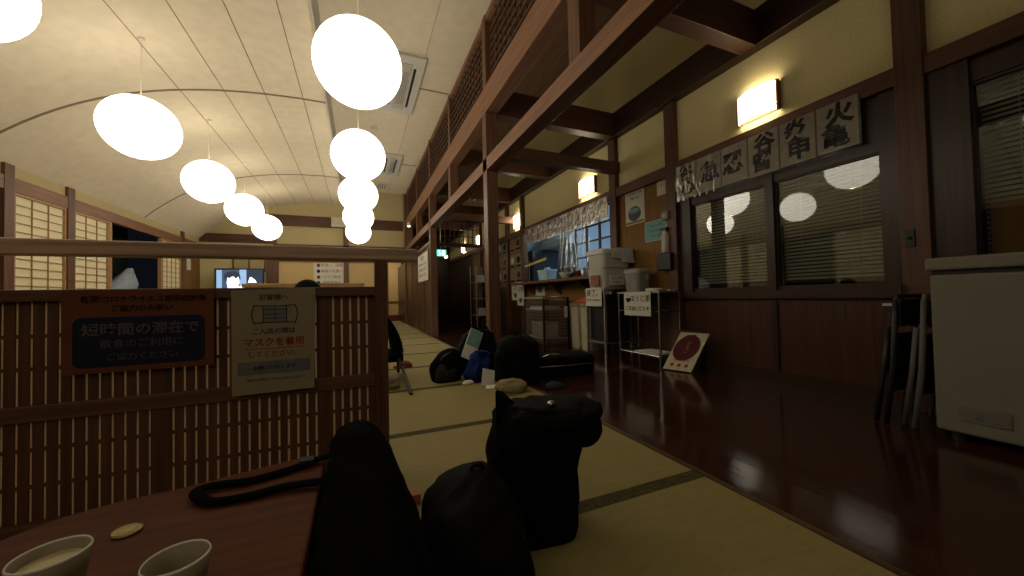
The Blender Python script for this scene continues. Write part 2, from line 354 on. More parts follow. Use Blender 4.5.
# cross beams between the post line and the right wall
for y, w in ((-1.3, 'behind the viewpoint'), (.3, 'overhead'), (1.80, 'nearest in view'), (3.5, 'at the big timber post'), (5.1, 'beyond the big post'), (6.7, 'at the second post'), (8.3, 'fourth away'), (9.9, 'farthest')):
    trim(bx(XP+.13, XR-.10, y, y+.13, ZU0-.01, ZU1), wX, 'dark cross beam between the long beam and the right wall, ' + w, bevel=.004)
for y, w in ((3.53, 'at the big timber post'), (6.73, 'at the second post')):
    trim(bx(XP+.12, XR, y, y+.10, 2.17, 2.30), wX, 'lower dark tie beam crossing the aisle ' + w)
# ---- right wall
trim(bx(XR-.10, XR, -4.2, 12.4, ZU0, ZU1+.01), wDarkY, 'dark wall beam high along the right wall', bevel=.004)
trim(bx(XR-.05, XR, -4.2, 12.4, Z2, Z1), wWY, 'brown lintel rail over the windows of the right wall', bevel=.003)
struct('wall_right', bx(XR, XR+.1, -4.2, 12.5, Z1-.03, ZF), plas, 'ochre plaster upper wall along the aisle', 'wall')
for y0, y1, w in ((.94, 1.06, 'right of the windows beside the freezer'), (2.66, 2.78, 'left of the window with the calligraphy banner'), (3.56, 3.68, 'right of the kitchen hatch'), (6.28, 6.40, 'left of the kitchen hatch'), (7.05, 7.17, 'among the photo menus'), (8.9, 9.02, 'at the far end of the photo menus'), (-1.3, -1.18, 'behind the freezer end')):
    trim(bx(XR-.06, XR+.02, y0, y1, 0, ZU0), wW, 'brown timber wall post ' + w, 'post', bevel=.003)
struct('wall_right', bx(XR-.004, XR+.1, 2.78, 3.56, 0, .70), wPanel, 'dark boards low behind the wire rack', 'wall')
struct('wall_right', bx(XR, XR+.1, 2.78, 3.56, .70, Z1-.03), board, 'ochre board wall between the window and kitchen hatch', 'wall')
struct('wall_right', bx(XR-.004, XR+.1, 3.68, 6.28, 0, .62), wPanel, 'dark boards low behind the bins and cage rack', 'wall')
struct('wall_right', bx(XR, XR+.1, 3.68, 6.28, .62, .86), board, 'ochre board wall below the kitchen hatch', 'wall')
struct('wall_right', bx(XR, XR+.1, 6.40, 8.9, .9, Z1-.03), board, 'ochre board wall behind the photo menus', 'wall')
struct('wall_right', bx(XR-.005, XR+.1, 6.40, 8.9, 0, .9), wPanel, 'dark wainscot below the photo menus', 'wall')
struct('wall_right', bx(XR, XR+.1, 9.02, 9.75, 0, Z1-.03), board, 'ochre wall at the far end of the aisle', 'wall')
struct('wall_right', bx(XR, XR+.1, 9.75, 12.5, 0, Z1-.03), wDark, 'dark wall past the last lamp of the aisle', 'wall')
struct('wall_right', bx(XR, XR+.1, -4.2, 2.66, 0, .66), wPanel, 'dark wooden wainscot under the right-hand windows', 'wall')
trim(bx(XR-.04, XR, 1.06, 2.66, .64, .70), wDarkY, 'dark window sill rail under the banner windows', 'sill')
trim(bx(XR-.035, XR, -1.18, .94, .64, .70), wDarkY, 'dark window sill rail behind the freezer', 'sill')
struct('baseboard_right', bx(XR-.02, XR, -4.2, 9.75, 0, .09), wDarkY, 'low dark baseboard along the right wall', 'baseboard')
for y in (1.80,): trim(bx(XR-.015, XR, y-.02, y+.02, .09, .64), wDark, 'upright stile of the wainscot in the middle below the windows', 'stile')
def blind(p, y0, y1, z0, z1, x):
    m = MB(); z = z0
    while z < z1:
        M = Matrix.Translation((x, 0, z)) @ Matrix.Rotation(math.radians(-46), 4, 'Y'); m.box(-.0135, .0135, y0, y1, -.0008, .0008, M); z += .027
    for y in (y0+.12, y1-.12): m.box(x-.0006, x+.0006, y-.002, y+.002, z0, z1)
    m.build('blind', blindM, p)
    bx(x-.015, x+.015, y0, y1, z0-.03, z0-.01).build('blind_rail', blackP, p)
def window(num, y0, y1, z0, z1, label, bl=True, low=None):
    t = thing('window_%d' % num, label, 'window', (XR, (y0+y1)/2, z0), kind='structure')
    f = .035; x0, x1 = XR+.005, XR+.04
    m = bx(x0, x1, y0, y0+f, z0, z1); m.box(x0, x1, y1-f, y1, z0, z1); m.box(x0, x1, y0+f, y1-f, z0, z0+f); m.box(x0, x1, y0+f, y1-f, z1-f, z1)
    m.build('sash', wDark, t)
    bx(XR+.018, XR+.022, y0+f, y1-f, z0+f, z1-f).build('pane', win, t)
    if bl: blind(t, y0+f+.005, y1-f-.005, z0+f+.05, z1-f, XR+.075)
window(1, 1.13, 1.80, .70, 1.56, 'blind-covered window right of the middle frame, showing a lantern reflection')
window(2, 1.80, 2.56, .70, 1.56, 'blind-covered window left of the middle frame, under the banner')
window(3, -.2, .82, .70, 1.78, 'dim blind-covered window above the freezer')
window(4, -1.18, -.2, .70, 1.90, 'second dim window past the freezer')
trim(bx(XR-.005, XR+.06, 1.15, 2.53, 1.535, 1.885), wDark, 'dark head board behind the calligraphy banner', 'frame')
trim(bx(XR-.005, XR+.06, -.2, .79, 1.76, 1.885), wDark, 'dark head board over the window above the freezer', 'frame')
trim(bx(XR-.02, XR+.02, 2.53, 2.67, .70, 1.9), wDark, 'dark timber jamb left of the banner windows', 'frame')
trim(bx(XR-.02, XR+.05, 1.775, 1.835, .70, 1.9), wDark, 'dark upright between the two banner windows', 'frame')
trim(bx(XR-.02, XR+.05, 1.055, 1.15, .70, 1.9), wDark, 'dark upright at the right end of the banner windows', 'frame')
trim(bx(XR-.03, XR+.05, .79, .945, .70, 1.9), wDark, 'broad dark frame upright above the left of the freezer', 'frame')
struct('wall_outer', bx(XR+.45, XR+.5, -4.2, 3.2, 0, 2.2), wDark, 'dark room boards seen behind the blinds', 'wall')
cu = MB(); cu.rings([[Vector((XR+.045+.006*math.sin(k*.9), .76-k*.02, z)) for k in range(40)] + [Vector((XR+.048+.006*math.sin(k*.9), .76-k*.02, z)) for k in range(39, -1, -1)] for z in (.74, 1.12)])
cu.build('curtain', curt, label='short ochre curtain low inside the window above the freezer', cat='curtain')

# ---- left wall (shoji side)
struct('wall_left', bx(XL-.12, XL, -4.2, YB, 2.06, 2.3), plasB, 'narrow yellow plaster strip over the shoji', 'wall')
trim(bx(XL-.06, XL+.025, -4.2, YB, 1.92, 2.065), wY, 'brown head beam over the shoji on the left wall')
trim(bx(XL-.06, XL+.03, -4.2, YB, .35, .42), wY, 'brown sill beam under the shoji on the left wall')
struct('wall_left', bx(XL-.55, XL-.12, 4.45, 8.75, -.03, .36), wDark, 'dark ledge outside the open shoji', 'ledge')
struct('wall_left', bx(XL-.12, XL, -4.2, YB, -.03, .36), wPanel, 'brown low wall under the shoji', 'wall')
LP = (-1.4, .2, 1.8, 3.4, 5.42, 6.31, 7.95, 9.5)
for y, w in zip(LP, ('behind the viewpoint', 'left of the viewpoint', 'outside the frame', 'outside the frame, farther', 'at the left edge of the photo', 'between the two big shoji', 'hidden in the dark opening', 'right of the narrow shoji')):
    if y == 7.95: continue
    trim(bx(XL-.05, XL+.03, y, y+.12, -.03, 2.19), wZ, 'timber wall post on the shoji side, ' + w, 'post')
def shoji(y0, y1, z0, z1, cols, rows, label, num, x=XL):
    t = thing('window_%d' % num, label, 'shoji window', (x, (y0+y1)/2, z0), kind='structure')
    f = .03; m = bx(x-.015, x+.015, y0, y0+f, z0, z1); m.box(x-.015, x+.015, y1-f, y1, z0, z1); m.box(x-.015, x+.015, y0+f, y1-f, z0, z0+f); m.box(x-.015, x+.015, y0+f, y1-f, z1-f, z1)
    m.build('frame', wLight, t)
    m = MB()
    for k in range(1, cols): y = y0+f + (y1-y0-2*f)*k/cols; m.box(x-.004, x+.006, y-.004, y+.004, z0+f, z1-f)
    for k in range(1, rows): z = z0+f + (z1-z0-2*f)*k/rows; m.box(x-.004, x+.006, y0+f, y1-f, z-.004, z+.004)
    m.build('lattice', wLight, t)
    bx(x-.010, x-.006, y0+f, y1-f, z0+f, z1-f).build('paper', shojiP, t)
shoji(5.55, 6.31, .42, 1.92, 3, 15, 'large paper shoji screen leftmost in the photo', 5)
shoji(6.44, 7.16, .42, 1.92, 3, 15, 'large paper shoji screen left of the dark opening', 6)
shoji(8.72, 9.5, .42, 1.92, 4, 15, 'narrow-looking paper shoji screen right of the dark opening', 7)
shoji(3.53, 4.45, .42, 1.92, 4, 15, 'paper shoji screen outside the left of the photo', 8)
bx(XL-.5, XL-.48, 4.45, 8.75, .3, 2.3).build('wall_outside', night, label='dark night pane behind the open shoji', cat='wall', kind='structure')
trim(bx(XL-.03, XL+.02, 7.16, 7.21, .42, 1.92), wLight, 'pale edge of the open shoji left of the dark opening', 'frame')
trim(bx(XL-.03, XL+.02, 8.66, 8.72, .42, 1.92), wLight, 'pale edge of the shoji right of the dark opening', 'frame')
m = MB(); m.loft([(.362, XL-.25, 8.0, .15, .40, 0), (.9, XL-.25, 8.0, .14, .36, 0), (1.05, XL-.25, 8.1, .12, .30, 0), (1.18, XL-.25, 8.2, .07, .18, 0), (1.32, XL-.25, 8.3, .02, .05, 0)], e=2, nz=.01)
m.build('draped_cloth', plain('blue_grey_cloth', (.30, .36, .44), .8), smooth=True, label='pale blue-grey cloth bundle standing in the dark window opening', cat='cloth')
struct('wall_left', bx(XL-.1, XL, 9.63, YB, .36, 1.95), board, 'ochre wall piece in the far left corner', 'wall')

# ---- back wall
YS = YB
struct('wall_back', bx(XL-.15, -1.9, YS, YS+.1, -.03, 2.12), plas, 'olive plaster wall behind the television', 'wall')
struct('wall_back', bx(-1.9, .76, YS, YS+.1, -.03, 1.75), fusuma, 'cream sliding panels on the back wall', 'wall')
m = MB(); xx = [XL-.1 + (XP-(XL-.1))*i/30 for i in range(31)]
m.prism([(x, YS+.02, 2.1) for x in (XL-.15, XP+.1)] + [(XP+.1, YS+.02, ZF), (-.33, YS+.02, ZF)] + [(x, YS+.02, vz(x)+.02) for x in xs[::-1]], (0, .08, 0))
struct('wall_back', m, plasB, 'cream plaster gable under the vaulted ceiling', 'wall')
trim(bx(-2.0, XP, YS-.05, YS+.03, 2.58, 2.84), wX, 'dark cross beam high on the back wall')
trim(bx(XL, -1.85, YS-.05, YS+.03, 2.12, 2.32), wX, 'dark short cross beam in the left of the back wall')
trim(bx(-1.9, XP+.02, YS-.06, YS+.03, 1.70, 2.12), wX, 'broad dark lintel across the back wall')
trim(bx(-2.05, -1.80, YS-.07, YS+.03, -.03, 1.72), wZ, 'broad timber post on the back wall right of the television', 'post')
trim(bx(-1.98, -1.84, YS-.07, YS+.03, 2.12, 2.62), wZ, 'short timber post above the back wall lintel, left one', 'post')
trim(bx(-.34, -.22, YS-.06, YS+.03, -.03, 2.62), wZ, 'timber post in the middle of the back wall', 'post')
trim(bx(.42, .76, YS-.06, YS+.03, -.03, 1.72), wZ, 'broad timber post left of the far doorway', 'post')
trim(bx(XP-.02, XP+.12, YS-.05, YS+.05, -.03, ZF), wZ, 'corner post right of the far doorway', 'post')
trim(bx(1.17, 1.21, YS-.06, YS, 1.9, ZF), papB, 'pale vertical corner strip high in the far right corner', 'strip')
# the small room seen through the doorway
struct('wall_far', bx(.2, 1.8, 12.9, 13.0, .15, 2.2), fusuma, 'cream sliding door deep in the far doorway', 'wall')
struct('wall_far', bx(.2, XP+.4, 12.6, 13.0, -.03, .16), plain('red_brown_step', (.16, .05, .03), .5), 'red-brown raised step in the far doorway', 'step')
trim(bx(.2, XP+.4, 12.86, 12.9, .60, .64), wLight, 'pale low rail across the sliding door in the far doorway', 'rail')
trim(bx(1.36, 1.42, 12.82, 12.9, .16, 2.1), wLight, 'pale upright of the sliding door in the far doorway', 'frame')
trim(bx(1.31, 1.33, 12.85, 12.9, .78, .90), blackP, 'small black finger pull on the far sliding door', 'handle')
struct('wall_far', bx(.1, .2, YB+.1, 13.0, -.03, 2.2), plasB, 'side wall left inside the far doorway', 'wall')
struct('ceiling', bx(.1, XP+.4, YB+.1, 13.0, 2.15, 2.2), wCeil, 'low board ceiling inside the far doorway', 'ceiling')
t = thing('ceiling_lamp', 'round ceiling lamp in the small room beyond the far doorway', 'lamp', (.85, 11.9, 2.08))  # unseen lamp added to brighten the far sliding door
MB().lathe((.85, 11.9, 2.07), [(.02, 0), (.14, .01), (.16, .04), (.16, .075)], 28).build('lamp_shade', emit('room_lamp_shade', (1, .88, .68), 42.0), t, smooth=True)
MB().lathe((.85, 11.9, 2.14), [(.165, 0), (.165, .012)], 28).build('base_ring', white, t)
# low panel wall between the walkway and the aisle, far part
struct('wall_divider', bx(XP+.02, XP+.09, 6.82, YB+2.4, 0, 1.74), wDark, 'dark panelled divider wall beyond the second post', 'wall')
trim(bx(XP, XP+.11, 6.82, YB, 1.70, 1.76), wY, 'top rail of the far divider wall')
for y, w in ((7.6, 'nearest'), (8.4, 'middle'), (9.3, 'farthest')): trim(bx(XP+.005, XP+.02, y, y+.05, 0, 1.7), wZ, 'batten on the far divider wall, ' + w, 'batten')
# ---- aisle end
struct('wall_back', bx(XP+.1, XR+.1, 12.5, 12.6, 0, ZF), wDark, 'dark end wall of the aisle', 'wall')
t = thing('door_1', 'dark glazed door at the very end of the aisle', 'door', (1.95, 12.46, 0), kind='structure')
m = bx(1.55, 1.61, 12.44, 12.49, 0, 1.9); m.box(2.29, 2.35, 12.44, 12.49, 0, 1.9); m.box(1.61, 2.29, 12.44, 12.49, 1.82, 1.9); m.box(1.61, 2.29, 12.44, 12.49, 0, .35); m.box(1.61, 2.29, 12.44, 12.49, .95, 1.0); m.build('door_frame', wZ, t)
bx(1.61, 2.29, 12.462, 12.468, .35, 1.82).build('pane', plain('dim_blue_glass', (.03, .05, .07), .3, .5), t)
trim(bx(XP+.12, XR, 9.0, 9.08, 1.98, 2.06), wX, 'thin rail carrying the transom grid across the aisle')
m = MB()
for k in range(9): x = 1.9 + k*.12; m.box(x-.01, x+.01, 9.02, 9.05, 2.06, 2.6)
for z in (2.06, 2.24, 2.42, 2.58): m.box(1.85, XR-.1, 9.025, 9.045, z, z+.018)
trim(m, wZ, 'transom grid high across the far aisle', 'lattice')
# rear wall so the hall is closed behind the viewpoint
struct('wall_rear', bx(XL-.15, XR+.5, -4.3, -4.2, -.12, ZF+.05), plain('rear_wall_dark', (.09, .06, .035), .9), 'dark rear wall behind the viewpoint', 'wall')

# ================================================================== LANTERNS
def lantern(x, y, label, ztop, mat=lanM):
    zc = 2.27; r = .276; t = thing('paper_lantern', label, 'lantern', (x, y, zc-r), 'round paper lanterns hanging in two rows')
    prof = []; K = 40
    for k in range(K+1):
        a = PI*(.045 + .91*k/K); rr = r*math.sin(a)*(1 + (.006 if k % 2 else -.004)); prof.append((rr, -r*.97*math.cos(a)))
    MB().lathe((x, y, zc), prof, 40, cap=False).build('paper_shade', mat, t, smooth=True)
    MB().lathe((x, y, zc), [(.042, r*.955), (.046, r*.955), (.046, r*.975), (.042, r*.975), (.042, r*.955)], 20, cap=False).build('top_ring', steel, t)
    MB().lathe((x, y, zc), [(.040, -r*.975), (.046, -r*.975), (.046, -r*.955), (.040, -r*.955), (.040, -r*.975)], 20, cap=False).build('bottom_ring', steel, t)
    MB().tube([(x-.045, y, zc+r*.96), (x, y, zc+r*.96+.05), (x+.045, y, zc+r*.96)], .003, 6).build('hanger', steel, t)
    MB().tube([(x, y, zc+r+.035), (x, y, ztop-.01)], .003, 8).build('cord', cordM, t)
    MB().lathe((x, y, ztop-.02), [(.004, -.012), (.018, -.006), (.026, .008), (.028, .024)], 20).build('ceiling_cap', cordM, t, smooth=True)
LY = (2.60, 4.27, 5.88, 7.48, 9.15)
for y, w in zip(LY, ('cut off by the top left corner of the photo', 'largest whole one of the left row', 'second whole one of the left row', 'fourth from the near end of the left row', 'farthest lantern of the left row')):
    lantern(-1.765, y - .04, 'glowing round paper lantern, ' + w, vz(-1.765))
for y, w in zip(LY, ('nearest and largest of the right row', 'second nearest of the right row', 'middle one of the right row', 'second farthest of the right row', 'farthest and lowest-looking of the right row')):
    lantern(.02, y, 'glowing round paper lantern, ' + w, ZF)

for y_, mt_, w_ in ((-.6, lanW, 'weakly lit, just behind the viewpoint'), (-2.2, lanM, 'brightly lit, farthest behind the viewpoint')):
    lantern(-1.765, y_, 'round paper lantern of the left row, ' + w_, vz(-1.765), mt_)
    lantern(.02, y_, 'round paper lantern of the right row, ' + w_, ZF, mt_)
lantern(.02, 1.0, 'weakly lit round paper lantern overhead, above the top edge of the photo', ZF, lanW)
# ================================================================== WALL LAMPS
def sconce(y0, y1, label, x=XR):
    z0, z1 = 2.06, 2.29; w = y1-y0; yc = (y0+y1)/2
    t = thing('wall_lamp', label, 'wall lamp', (x, yc, z0), 'curved box lamps along the aisle wall')
    m = bx(x-.012, x, y0, y1, z0+.01, z1-.01); m.build('backing_plate', wY, t)
    for a in (y0, y1-.012): bx(x-.045, x-.012, a, a+.012, z0, z1).build('side_frame', wY, t)
    R = []
    for z in (z0+.004, z1-.004): R.append([Vector((x-.035-.055*math.sin(PI*k/16), y0+.012+(w-.024)*k/16, z)) for k in range(17)] + [Vector((x-.031-.055*math.sin(PI*k/16), y0+.012+(w-.024)*k/16, z)) for k in range(16, -1, -1)])
    MB().rings(R).build('shade', sconM, t)
    for z in (z0+.002, z0+.045, z1-.002): MB().tube([(x-.035-.057*math.sin(PI*k/16), y0+.012+(w-.024)*k/16, z) for k in range(17)], .0022, 6).build('wire_trim', blackP, t)
sconce(1.70, 2.02, 'glowing curved wall lamp above the calligraphy banner')
sconce(4.00, 4.38, 'glowing curved wall lamp above the kitchen hatch')
sconce(6.38, 6.76, 'glowing curved wall lamp above the photo menus')
sconce(8.90, 9.26, 'small-looking glowing wall lamp far down the aisle')
sconce(10.4, 10.75, 'farthest glowing wall lamp of the aisle')
t = thing('exit_sign', 'green lit exit sign hanging far down the aisle', 'exit sign', (1.90, 9.0, 1.72))
bx(1.76, 2.04, 9.0, 9.05, 1.73, 1.90).build('housing', offw, t); bx(1.772, 2.028, 8.995, 9.0, 1.742, 1.888).build('face', exitM, t)
m = MB(); m.ball((1.86, 8.992, 1.862), (.014, .004, .014), 10, 6); m.tube([(1.86, 8.992, 1.842), (1.88, 8.992, 1.80), (1.85, 8.992, 1.76)], .007, 6); m.tube([(1.88, 8.992, 1.80), (1.905, 8.992, 1.78)], .007, 6); m.box(1.94, 1.99, 8.990, 8.994, 1.755, 1.875)
m.build('running_figure', exitW, t)
MB().tube([(1.90, 9.02, 1.90), (1.90, 9.02, 2.6)], .006, 6).build('hanging_rod', steel, t)
t = thing('ceiling_spotlight', 'small bright spot lamp below the exit sign at the aisle end', 'spot lamp', (2.25, 10.0, 1.78))
MB().lathe((2.25, 10.0, 1.86), [(.02, .06), (.05, .05), (.06, 0)], 16).build('lamp_shade', blackP, t); MB().ball((2.25, 10.0, 1.84), .05, 14, 8).build('bulb', spot, t, smooth=True)
MB().tube([(2.25, 10.0, 1.92), (2.25, 10.0, ZF-.02)], .004, 6).build('cord', blackP, t)
# air conditioners
def aircon(x0, x1, y0, y1, label):
    t = thing('ceiling_air_conditioner', label, 'air conditioner', ((x0+x1)/2, (y0+y1)/2, ZF-.04))
    bx(x0, x1, y0, y1, ZF-.035, ZF).build('panel', white, t, bevel=.01)
    m = MB(); w = x1-x0
    for xa in (x0+.06, x1-.13): m.box(xa, xa+.03, y0+.22, y1-.22, ZF-.038, ZF-.033)
    m.build('air_slot', blackP, t)
    m = bx(x0+.13, x1-.15, y0+.14, y1-.14, ZF-.045, ZF-.034); m.build('intake_cover', offw, t, bevel=.006)
    m = MB()
    for k in range(5): xa = x0+.17 + k*.022; m.box(xa, xa+.008, y0+.3, y1-.3, ZF-.048, ZF-.044)
    m.build('intake_grille', greyP, t)
aircon(.36, .81, 4.40, 5.82, 'long white ceiling air conditioner right of the nearest lantern')
aircon(.50, .88, 7.60, 8.90, 'farther white ceiling air conditioner')
t = thing('ceiling_vent', 'small white ceiling vent farthest along the flat ceiling', 'vent', (.58, 9.85, ZF-.02)); bx(.46, .72, 9.6, 10.1, ZF-.02, ZF).build('vent_frame', white, t, bevel=.004)
m = MB(); [m.box(.50+k*.05, .52+k*.05, 9.66, 10.04, ZF-.025, ZF-.018) for k in range(4)]; m.build('slots', greyP, t)
for x, y, z, w in ((.28, 6.55, ZF, 'between the air conditioners'), ):
    t = thing('smoke_detector', 'small white round detector on the flat ceiling ' + w, 'detector', (x, y, z-.03)); MB().lathe((x, y, z-.03), [(.03, 0), (.05, .012), (.055, .03)], 20).build('detector_body', white, t, smooth=True)

# ================================================================== SLATTED PARTITION
FY = 1.60
t = thing('slatted_partition', 'dark brown slatted wooden partition screen in the left foreground', 'partition', (-.5, FY, 0))
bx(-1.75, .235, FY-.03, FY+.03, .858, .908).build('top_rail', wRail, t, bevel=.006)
for x, w in ((.062, 0), (-1.72, 0)): bx(x, x+.048, FY-.028, FY+.028, .0, .858).build('post', wFence, t, bevel=.003)
bx(-1.67, .062, FY-.022, FY+.022, .715, .752).build('panel_rail', wFenceX, t, bevel=.003)
bx(-1.67, .062, FY-.022, FY+.022, .012, .05).build('panel_rail', wFenceX, t, bevel=.003)
bx(-1.67, .062, FY-.010, FY+.020, .350, .400).build('panel_rail', wFenceX, t, bevel=.003)
m = MB(); x = -1.67; k = 0; g = .0307
kk = 0; x = .0305 + .0035
xs_gap = []; x = .0305
m.box(.0335, .062, FY-.004, FY+.004, .05, .715)
i = 0
while x > -1.66:
    nx = x - g
    if i in (4, 20, 36, 52): m.box(nx-g+.0038, x-.0038, FY-.004, FY+.004, .05, .715); nx -= g; i += 1   # broad stile: one gap left closed
    else: m.box(nx+.0038, x-.0038, FY-.002, FY+.004, .05, .715)
    x = nx; i += 1
m.build('slats', wFence, t)
m = MB()
for z in (.610, .510, .265, .155): m.box(-1.67, .062, FY-.0015, FY+.0040, z-.006, z+.006)
m.build('cross_battens', wFenceX, t)
bx(-1.67, .062, FY+.0044, FY+.0056, .05, .715).build('paper_backing', wash, t)
bx(.066, .106, FY-.06, FY+.33, 0, .045).build('foot', wFence, t, bevel=.004)
bx(-1.716, -1.676, FY-.33, FY+.33, 0, .045).build('foot', wFence, t, bevel=.004)
bx(-.02, .188, 1.285, 1.335, 0.001, .034).build('wooden_bar', plain('red_brown_bar', (.34, .09, .035), .5), bevel=.002, label='short red-brown wooden bar on the tatami, end peeking out behind the slumped bag', cat='wooden bar')
# notices
NY = FY-.030
t = thing('notice_poster', 'orange notice with a navy rounded box taped on the slatted partition', 'poster', (-.65, NY, .49))
bx(-.838, -.462, NY-.0015, NY, .487, .748).build('sheet', papO, t)
m = MB(); a0, a1, b0, b1, r = -.815, -.487, .505, .662, .022; poly = []
for cx, cz, s in ((a1-r, b1-r, 0), (a0+r, b1-r, 1), (a0+r, b0+r, 2), (a1-r, b0+r, 3)):
    for q in range(6): an = PI/2*(s+q/5); poly.append((cx+r*math.cos(an), NY-.0015, cz+r*math.sin(an)))
m.prism(poly, (0, -.001, 0)); m.build('navy_box', navy, t)
fz = (1, 0, 0), (0, 0, 1)
lettering('heading', '新型コロナウイルス感染症対策', .0225, ink, t, (-.64, NY-.0018, .718), *fz, bold=.0004)
lettering('heading', 'ご協力のお願い', .0225, ink, t, (-.65, NY-.0018, .688), *fz, bold=.0004)
lettering('box_lettering', '短時間の滞在で', .042, navyT, t, (-.648, NY-.0028, .620), *fz, bold=.0008)
lettering('box_lettering', '飲食のご利用に', .030, navyT, t, (-.648, NY-.0028, .575), *fz)
lettering('box_lettering', 'ご協力ください', .026, navyT, t, (-.648, NY-.0028, .533), *fz)
t = thing('notice_poster', 'buff paper notice with a face mask drawing taped on the slatted partition', 'poster', (-.28, NY, .37))
m = MB(); m.prism([(-.412, NY, .370), (-.157, NY, .373), (-.150, NY, .752), (-.413, NY, .742)], (0, -.0015, 0)); m.build('sheet', papB, t)
Q = NY-.0018
lettering('heading', 'お客様へ', .024, ink, t, (-.285, Q, .715), *fz)
m = MB(); m.box(-.318, -.245, Q-.001, Q, .625, .685); m.build('mask_body', maskC, t)
m = MB()
for k in range(3): m.box(-.320, -.243, Q-.0018, Q-.001, .638+k*.016, .640+k*.016)
for s, c in ((-1, -.318), (1, -.245)): m.tube([(c, Q-.001, .684), (c+s*.028, Q-.001, .688), (c+s*.036, Q-.001, .655), (c+s*.028, Q-.001, .622), (c, Q-.001, .627)], .0016, 6)
for z in (.625, .685): m.box(-.320, -.243, Q-.0018, Q-.001, z-.0012, z+.0012)
for xq in (-.318, -.2815, -.245): m.box(xq-.001, xq+.001, Q-.0018, Q-.001, .625, .685)
m.build('mask_outline', ink, t)
lettering('line', 'ご入店の際は', .023, ink, t, (-.285, Q, .592), *fz)
lettering('line', 'マスクを着用', .032, inkR, t, (-.283, Q, .552), *fz, bold=.0006)
bx(-.375, -.192, Q-.001, Q, .530, .532).build('underline', inkR, t)
lettering('line', 'してください。', .024, inkR, t, (-.283, Q, .510), *fz)
bx(-.395, -.170, Q-.0008, Q, .440, .485).build('grey_band', inkG, t)
lettering('line', 'お願いいたします', .017, ink, t, (-.283, Q-.001, .462), *fz)
lettering('line', '皆様のご理解とご協力をお願いします', .010, inkG, t, (-.283, Q, .420), *fz)

# ================================================================== LOW TABLE AND WHAT LIES ON IT
TZ = .33
t = thing('low_table', 'red-brown low table in the bottom left foreground', 'table', (-.3, .6, 0))
poly = []
a0, a1, b0, b1 = -.545, -.075, .10, .985
for cx, cy, r, s in ((a1-.05, b1-.03, .05, 0), (a0+.20, b1-.17, .20, 1), (a0+.12, b0+.12, .12, 2), (a1-.05, b0+.05, .05, 3)):
    for q in range(9): an = PI/2*(s+q/8); poly.append((cx+r*math.cos(an)*(1 if r < .15 else 1), cy+r*math.sin(an)*(1 if r < .15 else .65), TZ-.03))
m = MB(); m.prism(poly, (0, 0, .03)); m.build('tabletop', wTable, t, bevel=.005)
for x, y in ((-.44, .72), (-.44, .2), (-.13, .72), (-.13, .2)): bx(x-.025, x+.025, y-.025, y+.025, 0, TZ-.03).build('leg', wFence, t, bevel=.004)
m = bx(-.44, -.13, .71, .73, TZ-.08, TZ-.03); m.box(-.44, -.13, .19, .21, TZ-.08, TZ-.03); m.build('apron', wFenceX, t)
def cup(x, y, label, r=.037, h=.078, fill=None):
    t = thing('tea_cup', label, 'cup', (x, y, TZ), 'pale tea cups on the low table')
    MB().lathe((x, y, TZ), [(r*.58, .0), (r*.66, .003), (r*.74, .02), (r*.92, h*.75), (r, h), (r*.95, h), (r*.86, h*.72), (r*.68, .02), (r*.3, .012)], 40).build('cup_body', ceram, t, smooth=True)
    MB().lathe((x, y, TZ+h), [(r*.945, -.001), (r*.97, .0018), (r*1.005, -.001)], 40, cap=False).build('rim', papW, t, smooth=True)  # paler ring over the darkened cup wall paints in the lit edge
    MB().lathe((x, y, TZ), [(r*.60, fill), (r*.87, fill+.0005)][::-1] if 0 else [(.0005, fill), (r*(.68+.2*fill/h), fill+.0004)], 32).build('tea', cupIn, t)
cup(-.338, .617, 'pale tea cup filled near the brim, left of the two on the table', r=.0335, fill=.066)
cup(-.196, .545, 'pale tea cup half empty, right of the two on the table', r=.031, fill=.035)
t = thing('round_lid', 'small pale yellow round lid lying on the table between the cups', 'lid', (-.35, .80, TZ))
MB().lathe((-.350, .80, TZ), [(.016, 0), (.0185, .002), (.0185, .004), (.0155, .0055), (.014, .0045)], 28).build('disc', tea, t, smooth=True)
MB().lathe((-.352, .80, TZ), [(.0150, .0052), (.016, .0065), (.017, .0052)], 28, cap=False).build('raised_rim', tea, t, smooth=True)

# ================================================================== BAGS IN THE FOREGROUND
# slumped black shoulder bag against the table end, with its strap looped over the table
t = thing('shoulder_bag', 'big black slumped shoulder bag leaning on the right end of the table', 'bag', (.06, .80, 0))
m = MB(); m.loft([(.0, .032, .77, .088, .20, 0), (.02, .032, .77, .096, .215, 0), (.10, .032, .78, .098, .215, 0), (.20, .020, .775, .098, .235, 0), (.28, .004, .775, .082, .235, .0),
                  (.335, .002, .83, .062, .16, .0), (.385, -.004, .89, .042, .08, .0), (.41, -.006, .90, .022, .04, .0)], 56, 3.4, .007, 3)
m.build('bag_body', black, t, smooth=True)
m = MB(); m.tube([(.0, .80, .335), (.04, .70, .25), (.08, .62, .14)], .004, 8); m.build('zip', blackP, t, smooth=True)
z = TZ+.007
pts = [(-.012, .90, .370), (-.045, .93, .352), (-.085, .945, z+.004), (-.14, .923, z), (-.208, .902, z), (-.262, .905, z+.002), (-.288, .890, z+.004), (-.275, .858, z+.002), (-.246, .836, z), (-.192, .833, z), (-.136, .838, z+.002), (-.072, .826, z+.004), (-.03, .81, z+.006)]
P = [Vector(p) for p in pts]; Q2 = []
for i in range(len(P)-1):
    p0, p1, p2, p3 = P[max(i-1, 0)], P[i], P[i+1], P[min(i+2, len(P)-1)]
    for q in range(6):
        u = q/6; Q2.append(.5*((2*p1)+(p2-p0)*u+(2*p0-5*p1+4*p2-p3)*u*u+(-p0+3*p1-3*p2+p3)*u**3))
